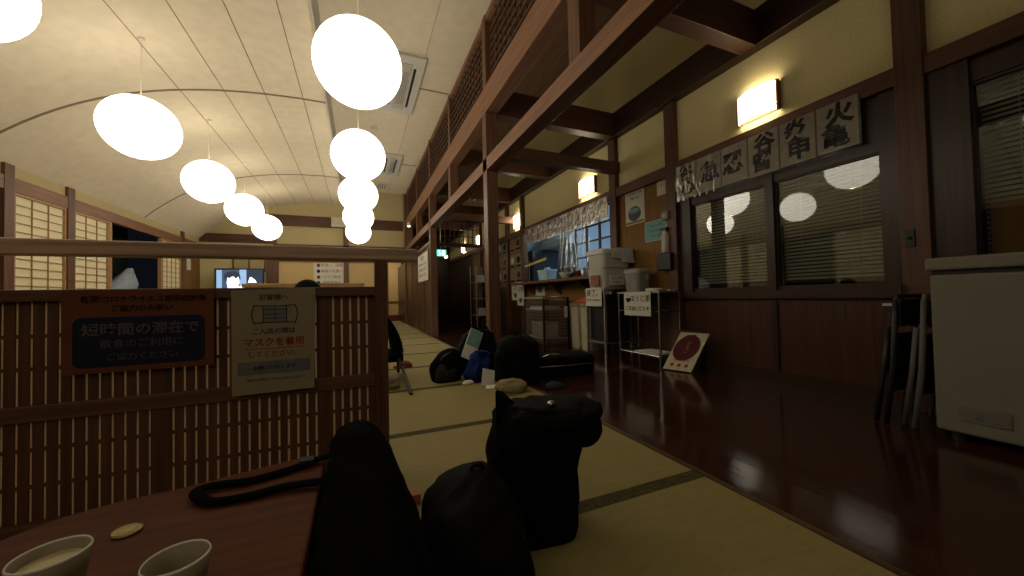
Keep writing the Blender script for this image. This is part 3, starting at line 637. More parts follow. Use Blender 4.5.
m = MB(); m.tube(Q2, .0115, 8, flat=.5); m.build('carrying_strap', black, t, smooth=True)
m = bx(-.125, -.095, .925, .950, .337, .350); m.build('strap_buckle', blackP, t, bevel=.002)
# crinkled black rucksack
t = thing('rucksack', 'round crinkled black rucksack left of the tall black bag', 'bag', (.25, .84, 0))
m = MB(); m.loft([(0, .245, .83, .086, .14, .1), (.015, .245, .83, .096, .155, .1), (.08, .243, .835, .103, .16, .1), (.15, .245, .86, .100, .15, .1), (.20, .25, .88, .088, .13, .1), (.24, .265, .895, .055, .08, .1), (.265, .27, .90, .02, .03, .1)], 56, 2.4, .010, 9)
m.build('bag_body', blackN, t, smooth=True)
m = MB(); m.loft([(.03, .26, .675, .065, .02, .1), (.05, .26, .672, .07, .026, .1), (.11, .262, .69, .065, .022, .1), (.14, .265, .705, .04, .012, .1)], 24, 3, .004, 5); m.build('front_pocket', black, t, smooth=True)
m = MB(); m.tube([(.255, .90, .262), (.26, .895, .276), (.282, .895, .276), (.29, .90, .262)], .005, 8); m.build('grab_handle', blackN, t, smooth=True)
m = MB(); m.box(-.010, .010, -.001, .001, -.012, .012, Matrix.Translation((.315, .735, .17)) @ Matrix.Rotation(.3, 4, 'Z')); m.build('label_patch', inkG, t)
# tall black tote
t = thing('tote_bag', 'tall black boxy bag with a pointed flap standing on the tatami', 'bag', (.50, 1.03, 0))
m = MB(); m.loft([(0, .475, 1.02, .115, .10, -.15), (.01, .475, 1.02, .122, .108, -.15), (.10, .478, 1.025, .125, .11, -.15), (.20, .485, 1.03, .128, .11, -.15), (.27, .50, 1.035, .130, .105, -.15), (.305, .51, 1.04, .125, .085, -.15), (.325, .52, 1.04, .10, .05, -.15)], 56, 4.5, .007, 14)
m.build('bag_body', black, t, smooth=True)
m = MB(); m.loft([(.295, .52, 1.03, .15, .085, -.15), (.31, .54, 1.03, .165, .095, -.15), (.335, .545, 1.035, .155, .085, -.15), (.355, .53, 1.04, .11, .055, -.15)], 36, 2.6, .018, 21); m.build('folded_top', blackN, t, smooth=True)
m = MB(); m.prism([(.365, 1.01, .300), (.372, 1.03, .418), (.40, 1.05, .405), (.47, 1.05, .335), (.45, 1.02, .30)], (.012, .02, 0)); m.build('pointed_flap', black, t, bevel=.004)
m = MB(); m.loft([(.225, .655, 1.0, .035, .03, 0), (.245, .66, 1.0, .045, .04, 0), (.30, .655, 1.01, .05, .045, 0), (.33, .635, 1.02, .03, .03, 0)], 20, 2.2, .008, 31); m.build('drooping_corner', blackN, t, smooth=True)
m = MB(); m.ball((.545, 1.0, .366), (.014, .010, .010), 12, 8); m.build('buckle', steel, t, smooth=True)

# ================================================================== PILE OF BAGS BY THE POST
t = thing('mesh_bag', 'black mesh bag lying leftmost in the pile by the post', 'bag', (.68, 3.10, 0))
m = MB(); m.loft([(0, .68, 3.10, .11, .10, .1), (.012, .68, 3.10, .12, .11, .1), (.10, .68, 3.11, .12, .11, .1), (.18, .70, 3.12, .105, .10, .1), (.235, .72, 3.12, .06, .07, .1), (.255, .73, 3.12, .02, .03, .1)], 32, 2.6, .008, 41); m.build('bag_body', black, t, smooth=True)
m = MB(); m.loft([(.02, .655, 3.0, .085, .015, .1), (.09, .66, 3.005, .085, .02, .1), (.15, .675, 3.02, .06, .015, .1)], 20, 3, .003, 2); m.build('mesh_pocket', meshF, t, smooth=True)
m = MB(); m.tube([(.60, 3.04, .14), (.64, 3.0, .215), (.71, 3.0, .255)], .007, 6); m.build('piping', blackP, t, smooth=True)
t = thing('jacket', 'crumpled royal blue jacket lying between the mesh bag and rucksack', 'jacket', (.87, 3.02, 0))
m = MB(); m.loft([(0, .91, 2.98, .075, .09, .3), (.012, .91, 2.98, .085, .10, .3), (.07, .92, 2.98, .08, .09, .3), (.14, .94, 2.98, .075, .07, .3), (.20, .955, 2.98, .05, .05, .3), (.225, .96, 2.98, .02, .03, .3)], 32, 2.2, .022, 51); m.build('cloth', blue, t, smooth=True)
m = MB(); m.tube([(.89, 2.875, .02), (.87, 2.86, .09), (.90, 2.88, .16)], [.016, .022, .014], 8); m.build('sleeve', blue, t, smooth=True)
t = thing('tissue', 'small white crumpled cloth on the tatami by the blue jacket', 'cloth', (.80, 2.86, 0))
m = MB(); m.loft([(0, .81, 2.87, .045, .025, .1), (.01, .81, 2.87, .05, .03, .1), (.025, .81, 2.87, .03, .015, .1)], 20, 2.2, .006, 61); m.build('cloth', papW, t, smooth=True)
t = thing('duffel_bag', 'dark duffel bag against the post under the booklet', 'bag', (1.0, 3.3, 0))
m = MB(); m.loft([(0, 1.02, 3.30, .17, .13, 0), (.015, 1.02, 3.30, .18, .14, 0), (.15, 1.02, 3.30, .18, .14, 0), (.28, 1.03, 3.31, .15, .12, 0), (.36, 1.04, 3.32, .11, .08, 0), (.39, 1.05, 3.32, .04, .04, 0)], 32, 3, .014, 71); m.build('bag_body', blackN, t, smooth=True)
m = MB(); m.tube([(.95, 3.20, .33), (.98, 3.16, .42), (1.08, 3.16, .42), (1.12, 3.2, .34)], .009, 6); m.build('handle', black, t, smooth=True)
t = thing('booklet', 'white and teal booklet leaning on the dark duffel bag', 'booklet', (.90, 3.12, .2))
Mx = Matrix.Translation((.862, 3.07, .165)) @ Matrix.Rotation(math.radians(27), 4, 'Y') @ Matrix.Rotation(math.radians(-18), 4, 'X')
m = MB(); m.box(-.062, .062, -.006, .006, 0, .275, Mx); m.build('pages', papW, t)
m = MB(); m.box(-.060, .060, -.0075, -.006, .12, .27, Mx); m.build('teal_cover_print', teal, t)
t = thing('envelope', 'white folded paper sheet standing by the beige cloth bag', 'envelope', (.93, 2.68, 0))
Mx = Matrix.Translation((.915, 2.70, .006)) @ Matrix.Rotation(math.radians(16), 4, 'Y') @ Matrix.Rotation(math.radians(-25), 4, 'X')
m = MB(); m.box(-.052, .052, -.002, .002, 0, .135, Mx); m.build('front_sheet', papW, t)
m = MB(); m.prism([(.88, 2.64, .003), (.955, 2.62, .003), (.965, 2.66, .02), (.90, 2.68, .02)], (0, .004, .004)); m.build('folded_flap', papW, t)
t = thing('cloth_bag', 'flat beige cloth bag on the tatami in front of the black backpack', 'bag', (1.02, 2.52, 0))
m = MB(); m.loft([(0, 1.02, 2.47, .09, .05, -.1), (.01, 1.02, 2.47, .105, .06, -.1), (.05, 1.02, 2.47, .105, .06, -.1), (.08, 1.01, 2.475, .08, .045, -.1), (.092, 1.01, 2.475, .03, .015, -.1)], 32, 2.3, .012, 81); m.build('bag_body', beige, t, smooth=True)
m = MB(); m.tube([(.93, 2.45, .05), (.92, 2.41, .02), (.95, 2.39, .008), (1.02, 2.385, .008)], .006, 6); m.build('drawstring', beige, t, smooth=True)
t = thing('backpack', 'large upright black backpack in front of the big timber post', 'bag', (1.17, 2.68, 0))
m = MB(); m.loft([(0, 1.18, 2.72, .15, .10, -.2), (.015, 1.18, 2.72, .165, .11, -.2), (.12, 1.18, 2.72, .17, .115, -.2), (.25, 1.18, 2.72, .165, .115, -.2), (.33, 1.18, 2.72, .15, .10, -.2), (.375, 1.18, 2.72, .08, .06, -.2)], 36, 3, .013, 91); m.build('bag_body', blackN, t, smooth=True)
m = MB(); m.loft([(.03, 1.13, 2.60, .10, .02, -.2), (.15, 1.13, 2.59, .10, .03, -.2), (.20, 1.13, 2.61, .07, .015, -.2)], 24, 3, .006, 92); m.build('front_pocket', black, t, smooth=True)
m = MB(); m.tube([(1.15, 2.70, .365), (1.165, 2.70, .39), (1.20, 2.70, .39), (1.215, 2.70, .365)], .006, 6); m.build('grab_handle', black, t, smooth=True)
m = MB(); m.tube([(1.04, 2.64, .28), (1.02, 2.60, .20), (1.04, 2.60, .12)], .012, 6, flat=.5); m.build('shoulder_strap', black, t, smooth=True)
t = thing('suitcase', 'low black soft suitcase lying on the plank floor right of the backpack', 'suitcase', (1.64, 2.88, 0))
m = MB(); m.loft([(0, 1.67, 2.90, .27, .16, -.08), (.012, 1.67, 2.90, .285, .175, -.08), (.10, 1.67, 2.90, .29, .18, -.08), (.155, 1.67, 2.90, .28, .17, -.08), (.175, 1.67, 2.90, .23, .13, -.08)], 36, 5, .006, 101); m.build('case_body', blackN, t, smooth=True)
m = MB(); m.tube([(1.42, 2.76, .17), (1.46, 2.72, .20), (1.55, 2.72, .20), (1.60, 2.75, .172)], .008, 6); m.build('handle', chrome, t, smooth=True)
m = MB(); m.tube([(1.38, 2.75, .10), (1.65, 2.70, .10), (1.92, 2.70, .10)], .004, 6); m.build('zip', steel, t, smooth=True)
t = thing('cushion', 'dull blue flat bundle on the plank floor by the backpack', 'bundle', (1.36, 2.45, 0))
m = MB(); m.loft([(0, 1.36, 2.44, .06, .045, 0), (.008, 1.36, 2.44, .07, .05, 0), (.03, 1.36, 2.44, .06, .04, 0), (.045, 1.36, 2.44, .02, .015, 0)], 24, 2.4, .006, 111); m.build('cloth', plain('dull_blue_cloth', (.02, .035, .05), .8), t, smooth=True)

# ================================================================== FLOOR CHAIR AND THINGS BEHIND THE PARTITION
t = thing('low_chair', 'black low chair with curved back behind the partition post', 'chair', (.22, 3.35, 0))
R = []
for k in range(13):
    u = k/12; z = .24 + .30*u; x = .345 - .11*u*u
    R.append([Vector((x, 3.22, z)), Vector((x-.085, 3.22, z+.01)), Vector((x-.085, 3.58, z+.01)), Vector((x, 3.58, z))])
MB().rings(R).build('backrest', black, t, smooth=False, bevel=.008)
bx(.0, .345, 3.2, 3.60, .17, .24).build('seat', black, t, bevel=.012)
for a, b in (((.31, 3.22, .20), (.345, 2.74, .008)), ((.33, 3.56, .20), (.34, 3.62, .008)), ((.04, 3.22, .20), (.03, 3.12, .008)), ((.04, 3.56, .20), (.03, 3.62, .008))):
    MB().tube([a, b], .013, 8).build('leg', blackP, t)
t = thing('slipper', 'red-brown slipper on the tatami behind the low chair leg', 'slipper', (.42, 3.86, 0))
m = MB(); m.loft([(0, .41, 3.88, .09, .045, -.2), (.006, .41, 3.88, .095, .05, -.2), (.02, .41, 3.88, .095, .05, -.2)], 28, 2.4); m.build('sole', magenta, t, smooth=True)
m = MB(); m.loft([(.018, .45, 3.875, .055, .048, -.2), (.05, .44, 3.875, .045, .040, -.2), (.068, .42, 3.88, .025, .02, -.2)], 24, 2.2); m.build('upper', magenta, t, smooth=True)
t = thing('paper_bag', 'crumpled white paper bag beside the low chair leg', 'paper bag', (.22, 3.0, 0))
m = MB(); m.loft([(0, .24, 3.02, .05, .05, 0), (.03, .24, 3.02, .055, .055, 0), (.085, .23, 3.02, .04, .04, 0), (.10, .23, 3.02, .012, .02, 0)], 20, 3, .012, 121); m.build('paper', papB, t, smooth=True)
t = thing('plastic_bag', 'small pale plastic bag on the tatami beyond the low chair', 'plastic bag', (.42, 4.9, 0))
m = MB(); m.loft([(0, .47, 4.92, .05, .05, 0), (.04, .48, 4.92, .06, .05, 0), (.10, .48, 4.92, .03, .02, 0), (.15, .50, 4.92, .03, .01, 0)], 20, 2.3, .014, 131); m.build('bag', plain('pale_plastic', (.35, .38, .38), .4), t, smooth=True)

# seated person behind the partition (only the top of the dark hair shows)
def person():
    bx0, by0 = -.32, 2.86
    t = thing('person', 'seated person behind the partition, only the top of their dark hair showing', 'person', (bx0, by0, 0))
    me = bpy.data.meshes.new('body')
    J = {'pelvis': (0, 0, .13, .125), 'belly': (0, .01, .26, .115), 'chest': (0, .0, .40, .125), 'neckb': (0, -.01, .52, .06), 'neck': (0, -.02, .575, .047),
         'shL': (-.15, 0, .475, .055), 'elL': (-.21, -.05, .28, .040), 'wrL': (-.12, -.25, .19, .026), 'haL': (-.09, -.31, .18, .022),
         'shR': (.15, 0, .475, .055), 'elR': (.21, -.05, .28, .040), 'wrR': (.12, -.25, .19, .026), 'haR': (.09, -.31, .18, .022),
         'hipL': (-.10, -.03, .12, .085), 'knL': (-.26, -.36, .13, .058), 'anL': (.02, -.40, .07, .040), 'toL': (.10, -.40, .05, .03),
         'hipR': (.10, -.03, .12, .085), 'knR': (.26, -.36, .13, .058), 'anR': (-.02, -.28, .07, .040), 'toR': (-.10, -.27, .05, .03)}
    names = list(J); E = [('pelvis', 'belly'), ('belly', 'chest'), ('chest', 'neckb'), ('neckb', 'neck'), ('chest', 'shL'), ('shL', 'elL'), ('elL', 'wrL'), ('wrL', 'haL'), ('chest', 'shR'), ('shR', 'elR'), ('elR', 'wrR'), ('wrR', 'haR'),
         ('pelvis', 'hipL'), ('hipL', 'knL'), ('knL', 'anL'), ('anL', 'toL'), ('pelvis', 'hipR'), ('hipR', 'knR'), ('knR', 'anR'), ('anR', 'toR')]
    me.from_pydata([J[n][:3] for n in names], [(names.index(a), names.index(b)) for a, b in E], [])
    o = bpy.data.objects.new('clothed_body', me); C.objects.link(o); o.parent = t; me.materials.append(plain('dark_sweater', (.035, .035, .045), .85))
    sk = o.modifiers.new('skin', 'SKIN'); o.modifiers.new('sub', 'SUBSURF').levels = 2; o.modifiers['sub'].render_levels = 2
    for i, n_ in enumerate(names): me.skin_vertices[0].data[i].radius = (J[n_][3],)*2; me.skin_vertices[0].data[i].use_root = (i == 0)
    hc = Vector((bx0, by0-.03, .71))
    m = MB(); m.ball(hc, (.075, .092, .112), 28, 18); m.ball(hc+Vector((0, -.02, -.05)), (.058, .07, .07), 20, 12)
    m.ball(hc+Vector((0, -.095, -.012)), (.012, .016, .022), 10, 8)
    for s in (-1, 1): m.ball(hc+Vector((s*.077, .0, -.01)), (.010, .020, .032), 10, 8)
    m.build('head', skin, t, smooth=True)
    m = MB()
    for s in (-1, 1): m.ball(hc+Vector((s*.030, -.083, .006)), (.012, .008, .007), 10, 6)
    m.build('eyes', ink, t, smooth=True); m = MB(); m.ball(hc+Vector((0, -.086, -.052)), (.022, .008, .006), 10, 6); m.build('mouth', inkR, t, smooth=True)
    m = MB(); m.ball(hc+Vector((0, .022, .028)), (.094, .100, .110), 28, 16); m.build('hair', hair, t, smooth=True)
    for s in (-1, 1):
        m = MB()
        for q in range(5):
            a = -.5+q*.22 if q < 4 else 1.3*s*-1; L = (.055, .065, .068, .058, .045)[q]; o0 = Vector((bx0+s*.085, by0-.32, .175))
            b0 = o0+Vector(((q-1.5)*.013 if q < 4 else -s*.03, -.02 if q < 4 else .01, 0)); m.tube([b0, b0+Vector(((q-1.5)*.003 if q < 4 else -s*.012, -L*.6, -.01)), b0+Vector(((q-1.5)*.004 if q < 4 else -s*.014, -L*.9, -.035))], [.008, .0075, .006], 8)
        m.ball(Vector((bx0+s*.085, by0-.32, .175)), (.036, .035, .014), 14, 8); m.build('hand', skin, t, smooth=True)
person()

# second, pale partition in the middle distance
t = thing('low_partition', 'pale wooden low partition rail seen over the dark screen', 'partition', (-.42, 4.05, 0))
bx(-.98, .06, 4.02, 4.09, .835, .87).build('top_rail', wLight, t, bevel=.004)
for x in (-.96, .02): bx(x, x+.04, 4.035, 4.075, 0, .835).build('post', wLight, t)
bx(-.92, .02, 4.045, 4.065, .10, .62).build('panel', wFenceX, t)

# television on a low cabinet
t = thing('tv_cabinet', 'dark low cabinet under the television', 'cabinet', (-2.6, 10.2, 0))
bx(-3.1, -2.1, 10.0, 10.42, .04, 1.0).build('cabinet_body', wDark, t, bevel=.006)
for x in (-3.08, -2.59): bx(x, x+.47, 9.985, 10.0, .06, .98).build('door', wPanel, t, bevel=.003)
for x in (-2.66, -2.54): MB().ball((x, 9.975, .55), .015, 12, 8).build('knob', steel, t)
t = thing('television', 'flat television showing two pale figures on the back wall side', 'television', (-2.6, 10.2, 1.0))
DX, DZ = .09, -.05
def tvb(*a): return bx(a[0]+DX, a[1]+DX, a[2], a[3], a[4]+DZ, a[5]+DZ)
def tvp(pts, y): return MB().prism([(x+DX, y, z+DZ) for x, z in pts], (0, -.002, 0))
tvb(-3.07, -2.13, 10.15, 10.20, 1.05, 1.53).build('housing', blackP, t, bevel=.006)
tvb(-3.045, -2.155, 10.145, 10.15, 1.075, 1.505).build('screen', tvD, t)
tvb(-3.03, -2.93, 10.142, 10.145, 1.08, 1.49).build('picture_left', tvL, t)
tvb(-2.93, -2.60, 10.142, 10.145, 1.08, 1.49).build('picture_middle', tvM, t)
tvb(-2.60, -2.47, 10.142, 10.145, 1.08, 1.50).build('picture_strip', tvL, t)
tvp([(-2.82, 1.08), (-2.84, 1.20), (-2.82, 1.34), (-2.62, 1.34), (-2.60, 1.20), (-2.64, 1.12), (-2.66, 1.08)], 10.140).build('picture_face', tvW, t)
tvp([(-2.88, 1.24), (-2.89, 1.38), (-2.82, 1.45), (-2.70, 1.47), (-2.60, 1.42), (-2.57, 1.26), (-2.62, 1.34), (-2.67, 1.29), (-2.72, 1.36), (-2.79, 1.30), (-2.84, 1.34)], 10.137).build('picture_hair', tvD, t)
tvp([(-2.44, 1.20), (-2.40, 1.33), (-2.35, 1.31), (-2.29, 1.25), (-2.27, 1.20)], 10.140).build('picture_figure', tvW, t)
for a_ in (-2.70, -2.42): tvb(a_, a_+.18, 10.134, 10.137, 1.085, 1.12).build('caption_bar', tvW, t)
m = bx(-2.66, -2.36, 10.08, 10.28, 1.0, 1.01); m.box(-2.55, -2.47, 10.17, 10.2, 1.008, 1.02); m.build('stand', blackP, t)
shoji_small = thing('window_9', 'small grey louvred vent panel above the television', 'vent window', (-2.3, YB, 1.5), kind='structure')
m = MB()
for k in range(5): m.box(-2.70, -2.10, YB-.03, YB-.02, 1.47+k*.06, 1.515+k*.06)
m.build('louvres', plasB, shoji_small); m = bx(-2.73, -2.70, YB-.035, YB, 1.42, 1.80); m.box(-2.10, -2.07, YB-.035, YB, 1.42, 1.80); m.box(-2.415, -2.385, YB-.035, YB, 1.42, 1.80); m.build('frame', wZ, shoji_small)
t = thing('wall_note', 'small white note on the far left corner wall', 'note', (XL+.005, 9.9, 1.5)); bx(XL, XL+.004, 9.8, 10.0, 1.42, 1.66).build('sheet', papW, t)
t = thing('wall_poster', 'white poster with four rows of red and black icons on the back wall', 'poster', (-.68, YB-.07, 1.1))
bx(-1.04, -.36, YB-.012, YB-.004, 1.06, 1.66).build('sheet', papW, t)
for i, (w, mt) in enumerate((('手洗い・消毒', inkR), ('検温のお願い', inkR), ('マスク着用', inkG), ('換気実施中', inkR))):
    z = 1.60-i*.15; lettering('line', w, .085, mt, t, (-.62, YB-.0125, z), (1, 0, 0), (0, 0, 1))
    MB().ball((-.93, YB-.014, z), (.04, .003, .045), 14, 8).build('icon', ink if i % 2 else inkR, t)
t = thing('wall_box', 'cream rectangular box mounted on the high beam of the back wall', 'wall box', (-.43, YB-.1, 2.6))
bx(-.62, -.20, YB-.14, YB-.05, 2.59, 2.85).build('box_body', creamP, t, bevel=.008); bx(-.60, -.22, YB-.145, YB-.14, 2.61, 2.65).build('slot', offw, t)
t = thing('downlight', 'tiny bright lamp by the far corner of the long beam', 'lamp', (1.19, 9.2, 2.5)); MB().lathe((1.18, 9.3, 2.50), [(.03, .10), (.04, .08), (.045, .0)], 14).build('lamp_shade', offw, t); MB().ball((1.18, 9.3, 2.50), (.035, .035, .02), 12, 8).build('bulb', spot, t)
MB().tube([(1.18, 9.3, 2.58), (1.228, 9.3, 2.64)], .008, 6).build('bracket', steel, t)
t = thing('notice_board', 'white notice sheet on the far divider wall by the second post', 'notice', (XP, 7.9, 1.05))
bx(XP-.012, XP-.004, 6.95, 8.15, 1.05, 1.60).build('sheet', papW, t); bx(XP-.004, XP+.004, 6.9, 8.2, 1.02, 1.64).build('backing', wZ, t)
lettering('heading', 'お知らせ', .11, inkG, t, (XP-.0125, 7.55, 1.51), wallX, wallZ)
for k in range(3): lettering('line', 'ご来店ありがとうございます', .07, inkG, t, (XP-.0125, 7.55, 1.39-k*.11), wallX, wallZ)

# ================================================================== CALLIGRAPHY BANNERS
def banner_row(y0, y1, za, zb, texts, label, x, name='banner', sz=.2):
    """paper sheets of brush lettering in one clear plastic sleeve"""
    t = thing(name, label, 'banner', (x, (y0+y1)/2, za)); k = len(texts); w = (y1-y0)/k
    m = MB()
    for i in range(k):
        a = y1-i*w; m.box(x-.004, x, a-w+.008, a-.004, za+.004*((i*7) % 3), zb)
    m.build('paper_sheets', plain('banner_paper_'+name, (.36, .32, .24), .6, .3, var=.14, scale=30), t)
    for i, s in enumerate(texts):
        c = y1-i*w-w/2
        for j, ch in enumerate(s):
            zz = (za+zb)/2 + ((len(s)-1)/2-j)*(zb-za)*.43
            lettering('brush_character', ch, sz*(1.0 if len(s) > 1 else 1.25), ink, t, (x-.0045, c+(-.01 if (i+j) % 2 else .012), zz), wallX, wallZ, bold=.006)
    R = []
    for j in range(22):
        z = za-.02 + (zb+.02-za)*j/21; ring = []
        for i in range(161):
            y = y1 + .01 - (y1-y0+.02)*i/160; ring.append(Vector((x-.012-.003*noise.noise(Vector((y*11, z*9, 1))) - .0035*noise.noise(Vector((y*34, z*18, 4))), y, z)))
        R.append(ring)
    MB().rings(R, cap=False, closed=False).build('clear_plastic_cover', plast, t, smooth=True)
    m = MB()
    for i in range(k+1): a = y1-i*w; m.box(x-.006, x-.002, a-.003, a+.003, za, zb)
    m.build('sleeve_seam', plain('sleeve_seam_'+name, (.10, .09, .075), .4, .4), t)
banner_row(1.22, 2.64, 1.60, 1.925, ['谷心', '急', '忍', '谷留', '炎申', '火亀'], 'calligraphy banner in clear plastic over the blind-covered windows', XR-.052, 'calligraphy_banner', .155)

# ================================================================== KITCHEN HATCH
YK0, YK1 = 3.68, 6.28
trim(bx(XR-.05, XR+.05, YK0, YK1, .86, .90), wDarkY, 'dark ledge bearer under the hatch counter', 'sill')
t = thing('counter_shelf', 'brown wooden serving counter along the kitchen hatch', 'counter', (2.85, 5.0, .9))
bx(2.62, XR+.25, YK0+.01, YK1-.01, .90, .94).build('counter_top', wShelf, t, bevel=.004)
for y in (4.2, 5.0, 5.9): m = MB(); m.prism([(2.70, y-.02, .90), (XR, y-.02, .90), (XR, y-.02, .70)], (0, .04, 0)); m.build('bracket', wShelf, t)
struct('wall_kitchen', bx(5.4, 5.5, 3.0, 7.2, 0, 2.6), plain('kitchen_wall', (.48, .55, .62), .5), 'pale kitchen rear wall seen through the hatch', 'wall')
struct('wall_kitchen', bx(3.05, 5.5, 7.1, 7.2, 0, 2.6), MATS['kitchen_wall'], 'pale kitchen side wall seen through the hatch', 'wall')
struct('wall_kitchen', bx(3.05, 5.5, 3.0, 3.1, 0, 2.6), MATS['kitchen_wall'], 'kitchen side wall hidden right of the hatch', 'wall')
struct('floor', bx(3.05, 5.5, 3.0, 7.2, -.1, 0), greyP, 'grey kitchen floor behind the hatch', 'floor')
struct('ceiling', bx(3.05, 5.5, 3.0, 7.2, 2.6, 2.65), MATS['kitchen_wall'], 'kitchen ceiling behind the hatch', 'ceiling')
t = thing('fluorescent_lamp', 'fluorescent kitchen lamp on the ceiling behind the hatch', 'lamp', (4.1, 4.9, 2.5))
bx(4.02, 4.18, 4.2, 5.6, 2.55, 2.6).build('housing', white, t)
for x in (4.06, 4.14): MB().tube([(x, 4.25, 2.53), (x, 5.55, 2.53)], .016, 10).build('tube', tubeM, t)
t = thing('range_hood', 'grey steel extractor hood inside the kitchen', 'extractor hood', (4.2, 6.2, 1.4))
m = MB(); m.prism([(3.45, 5.55, 1.62), (4.9, 5.55, 1.62), (4.9, 5.55, 1.74), (4.5, 5.55, 2.1), (3.8, 5.55, 2.1), (3.45, 5.55, 1.74)], (0, 1.1, 0)); m.build('hood_body', steelK, t, bevel=.01)
bx(3.9, 4.4, 5.8, 6.4, 2.1, 2.59).build('duct', steelK, t)
t = thing('tall_cabinet', 'dark tall kitchen cabinet behind the left of the hatch', 'cabinet', (3.6, 6.75, 0))
bx(3.2, 3.85, 6.5, 7.08, 0, 1.60).build('cabinet_body', plain('dark_steel', (.05, .06, .08), .4, .5), t, bevel=.01); bx(3.19, 3.2, 6.54, 7.04, .8, 1.55).build('door', plain('dark_steel_door', (.07, .08, .10), .4, .5), t); MB().tube([(3.17, 6.6, 1.0), (3.17, 6.6, 1.4)], .01, 8).build('door_handle', steel, t)
t = thing('work_table', 'steel kitchen work table behind the hatch counter', 'table', (4.2, 5.2, 0))
bx(3.7, 4.9, 4.0, 6.4, .82, .86).build('table_top', steelK, t); [bx(x, x+.04, y, y+.04, 0, .82).build('leg', steelK, t) for x in (3.72, 4.84) for y in (4.02, 6.34)]
# things on the hatch counter
CZ = .94
t = thing('plastic_tub', 'translucent blue-white tub at the left end of the hatch counter', 'tub', (2.95, 5.55, CZ))
m = MB(); m.loft([(CZ, 2.95, 5.45, .10, .15, 0), (CZ+.16, 2.95, 5.45, .115, .17, 0), (CZ+.17, 2.95, 5.45, .12, .175, 0)], 28, 5); m.build('tub_body', plain('blue_white_plastic', (.42, .60, .74), .4, .4), t, smooth=False)
m = MB(); m.loft([(CZ+.17, 2.95, 5.45, .125, .18, 0), (CZ+.19, 2.95, 5.45, .12, .175, 0)], 28, 5); m.build('lid', MATS['blue_white_plastic'], t); bx(2.92, 2.99, 5.40, 5.5, CZ+.19, CZ+.23).build('lid_handle', MATS['blue_white_plastic'], t, bevel=.008)
t = thing('cooking_pot', 'black cooking pot at the middle of the hatch counter', 'pot', (3.045, 4.85, CZ))
MB().lathe((3.045, 4.85, CZ), [(.12, 0), (.14, .02), (.145, .17), (.14, .18)], 28).build('pot_body', blackP, t, smooth=True); MB().lathe((3.045, 4.85, CZ+.18), [(.143, 0), (.10, .03), (.02, .045), (.02, .06), (.028, .07), (.01, .075)], 28).build('lid', steel, t, smooth=True)
for s in (-1, 1): MB().tube([(3.045, 4.85+s*.14, CZ+.13), (3.045, 4.85+s*.18, CZ+.14), (3.045, 4.85+s*.14, CZ+.15)], .008, 6).build('handle', blackP, t)
t = thing('bowl', 'white bowl with greens beside the black pot on the hatch counter', 'bowl', (2.76, 4.56, CZ))
MB().lathe((2.76, 4.56, CZ), [(.035, 0), (.04, .01), (.075, .06), (.085, .085), (.08, .085), (.06, .05), (.01, .03)], 28).build('bowl_body', white, t, smooth=True)
m = MB(); [m.ball((2.76+.04*math.cos(a), 4.56+.04*math.sin(a), CZ+.085+.01*(k % 2)), (.03, .025, .018), 8, 6) for k, a in enumerate((0, 1.2, 2.5, 3.8, 5.0))]; m.build('greens', green, t, smooth=True)
for k, (y, mt, w, h) in enumerate(((4.28, crimson, 'dark red seasoning jar, left of the three on the hatch counter', .10), (4.14, steel, 'grey metal-looking seasoning jar, middle one of the three on the hatch counter', .12), (4.00, beige, 'tan seasoning jar, right of the three on the hatch counter', .11))):
    t = thing('seasoning_jar', w, 'jar', (2.80, y, CZ), 'seasoning jars on the hatch counter')
    MB().lathe((2.80, y, CZ), [(.035, 0), (.038, .01), (.038, h*.8), (.030, h*.9)], 20).build('jar_body', mt, t, smooth=True); MB().lathe((2.80, y, CZ+h*.9), [(.032, 0), (.032, .02), (.02, .024)], 20).build('lid', white, t, smooth=True)
t = thing('yellow_strip', 'yellow strip hung across the left of the hatch', 'yellow strip', (2.9, 5.9, 1.25)); m = MB(); m.prism([(2.91, 6.25, 1.24), (2.91, 5.40, 1.30), (2.91, 5.40, 1.345), (2.91, 6.25, 1.275)], (.004, 0, 0)); m.build('strip', yellow, t)
t = thing('price_card', 'small white card lying at the left end of the hatch counter', 'card', (2.75, 6.1, CZ)); bx(2.66, 2.78, 5.95, 6.12, CZ, CZ+.012).build('card', papW, t)
# hatch lattice sash, right side
t = thing('window_10', 'bright lattice sash with frosted panes at the right of the kitchen hatch', 'window', (XR+.03, 4.0, .95), kind='structure')
m = MB(); y0, y1, z0, z1 = 3.72, 4.60, 1.02, 1.86
for k in range(4): y = y0+(y1-y0)*k/3; m.box(XR+.02, XR+.045, y-.014, y+.014, z0, z1)
for k in range(5): z = z0+(z1-z0)*k/4; m.box(XR+.022, XR+.043, y0, y1, z-.011, z+.011)
m.build('lattice', wDark, t); bx(XR+.046, XR+.050, y0, y1, z0, z1).build('panes', frost, t)
# hanging plastic sheet
R = []
for j in range(14):
    z = 1.02 + .62*j/13; ring = []
    for i in range(50):
        y = 4.15 + .80*i/49; f = .02*math.sin(i*1.1+j*.12)+.012*noise.noise(Vector((i*.3, j*.3, 2))); ring.append(Vector((2.88+f+.015*j/13, y + .10*(1-j/13)*math.sin(i*.2), z)))
    R.append(ring)
MB().rings(R, cap=False, closed=False).build('plastic_curtain', plast, smooth=True, label='clear plastic sheet hanging in folds at the right of the kitchen hatch', cat='plastic sheet')
banner_row(3.72, 6.15, 1.66, 1.93, ['とり', 'たれ', '大盛', '焼鳥', '定食', '煮込', 'めし', '丼物', '味噌', 'もつ', '酒', '茶'], 'long menu banner in clear plastic hung along the top of the kitchen hatch', XR-.052, 'menu_banner', .10)

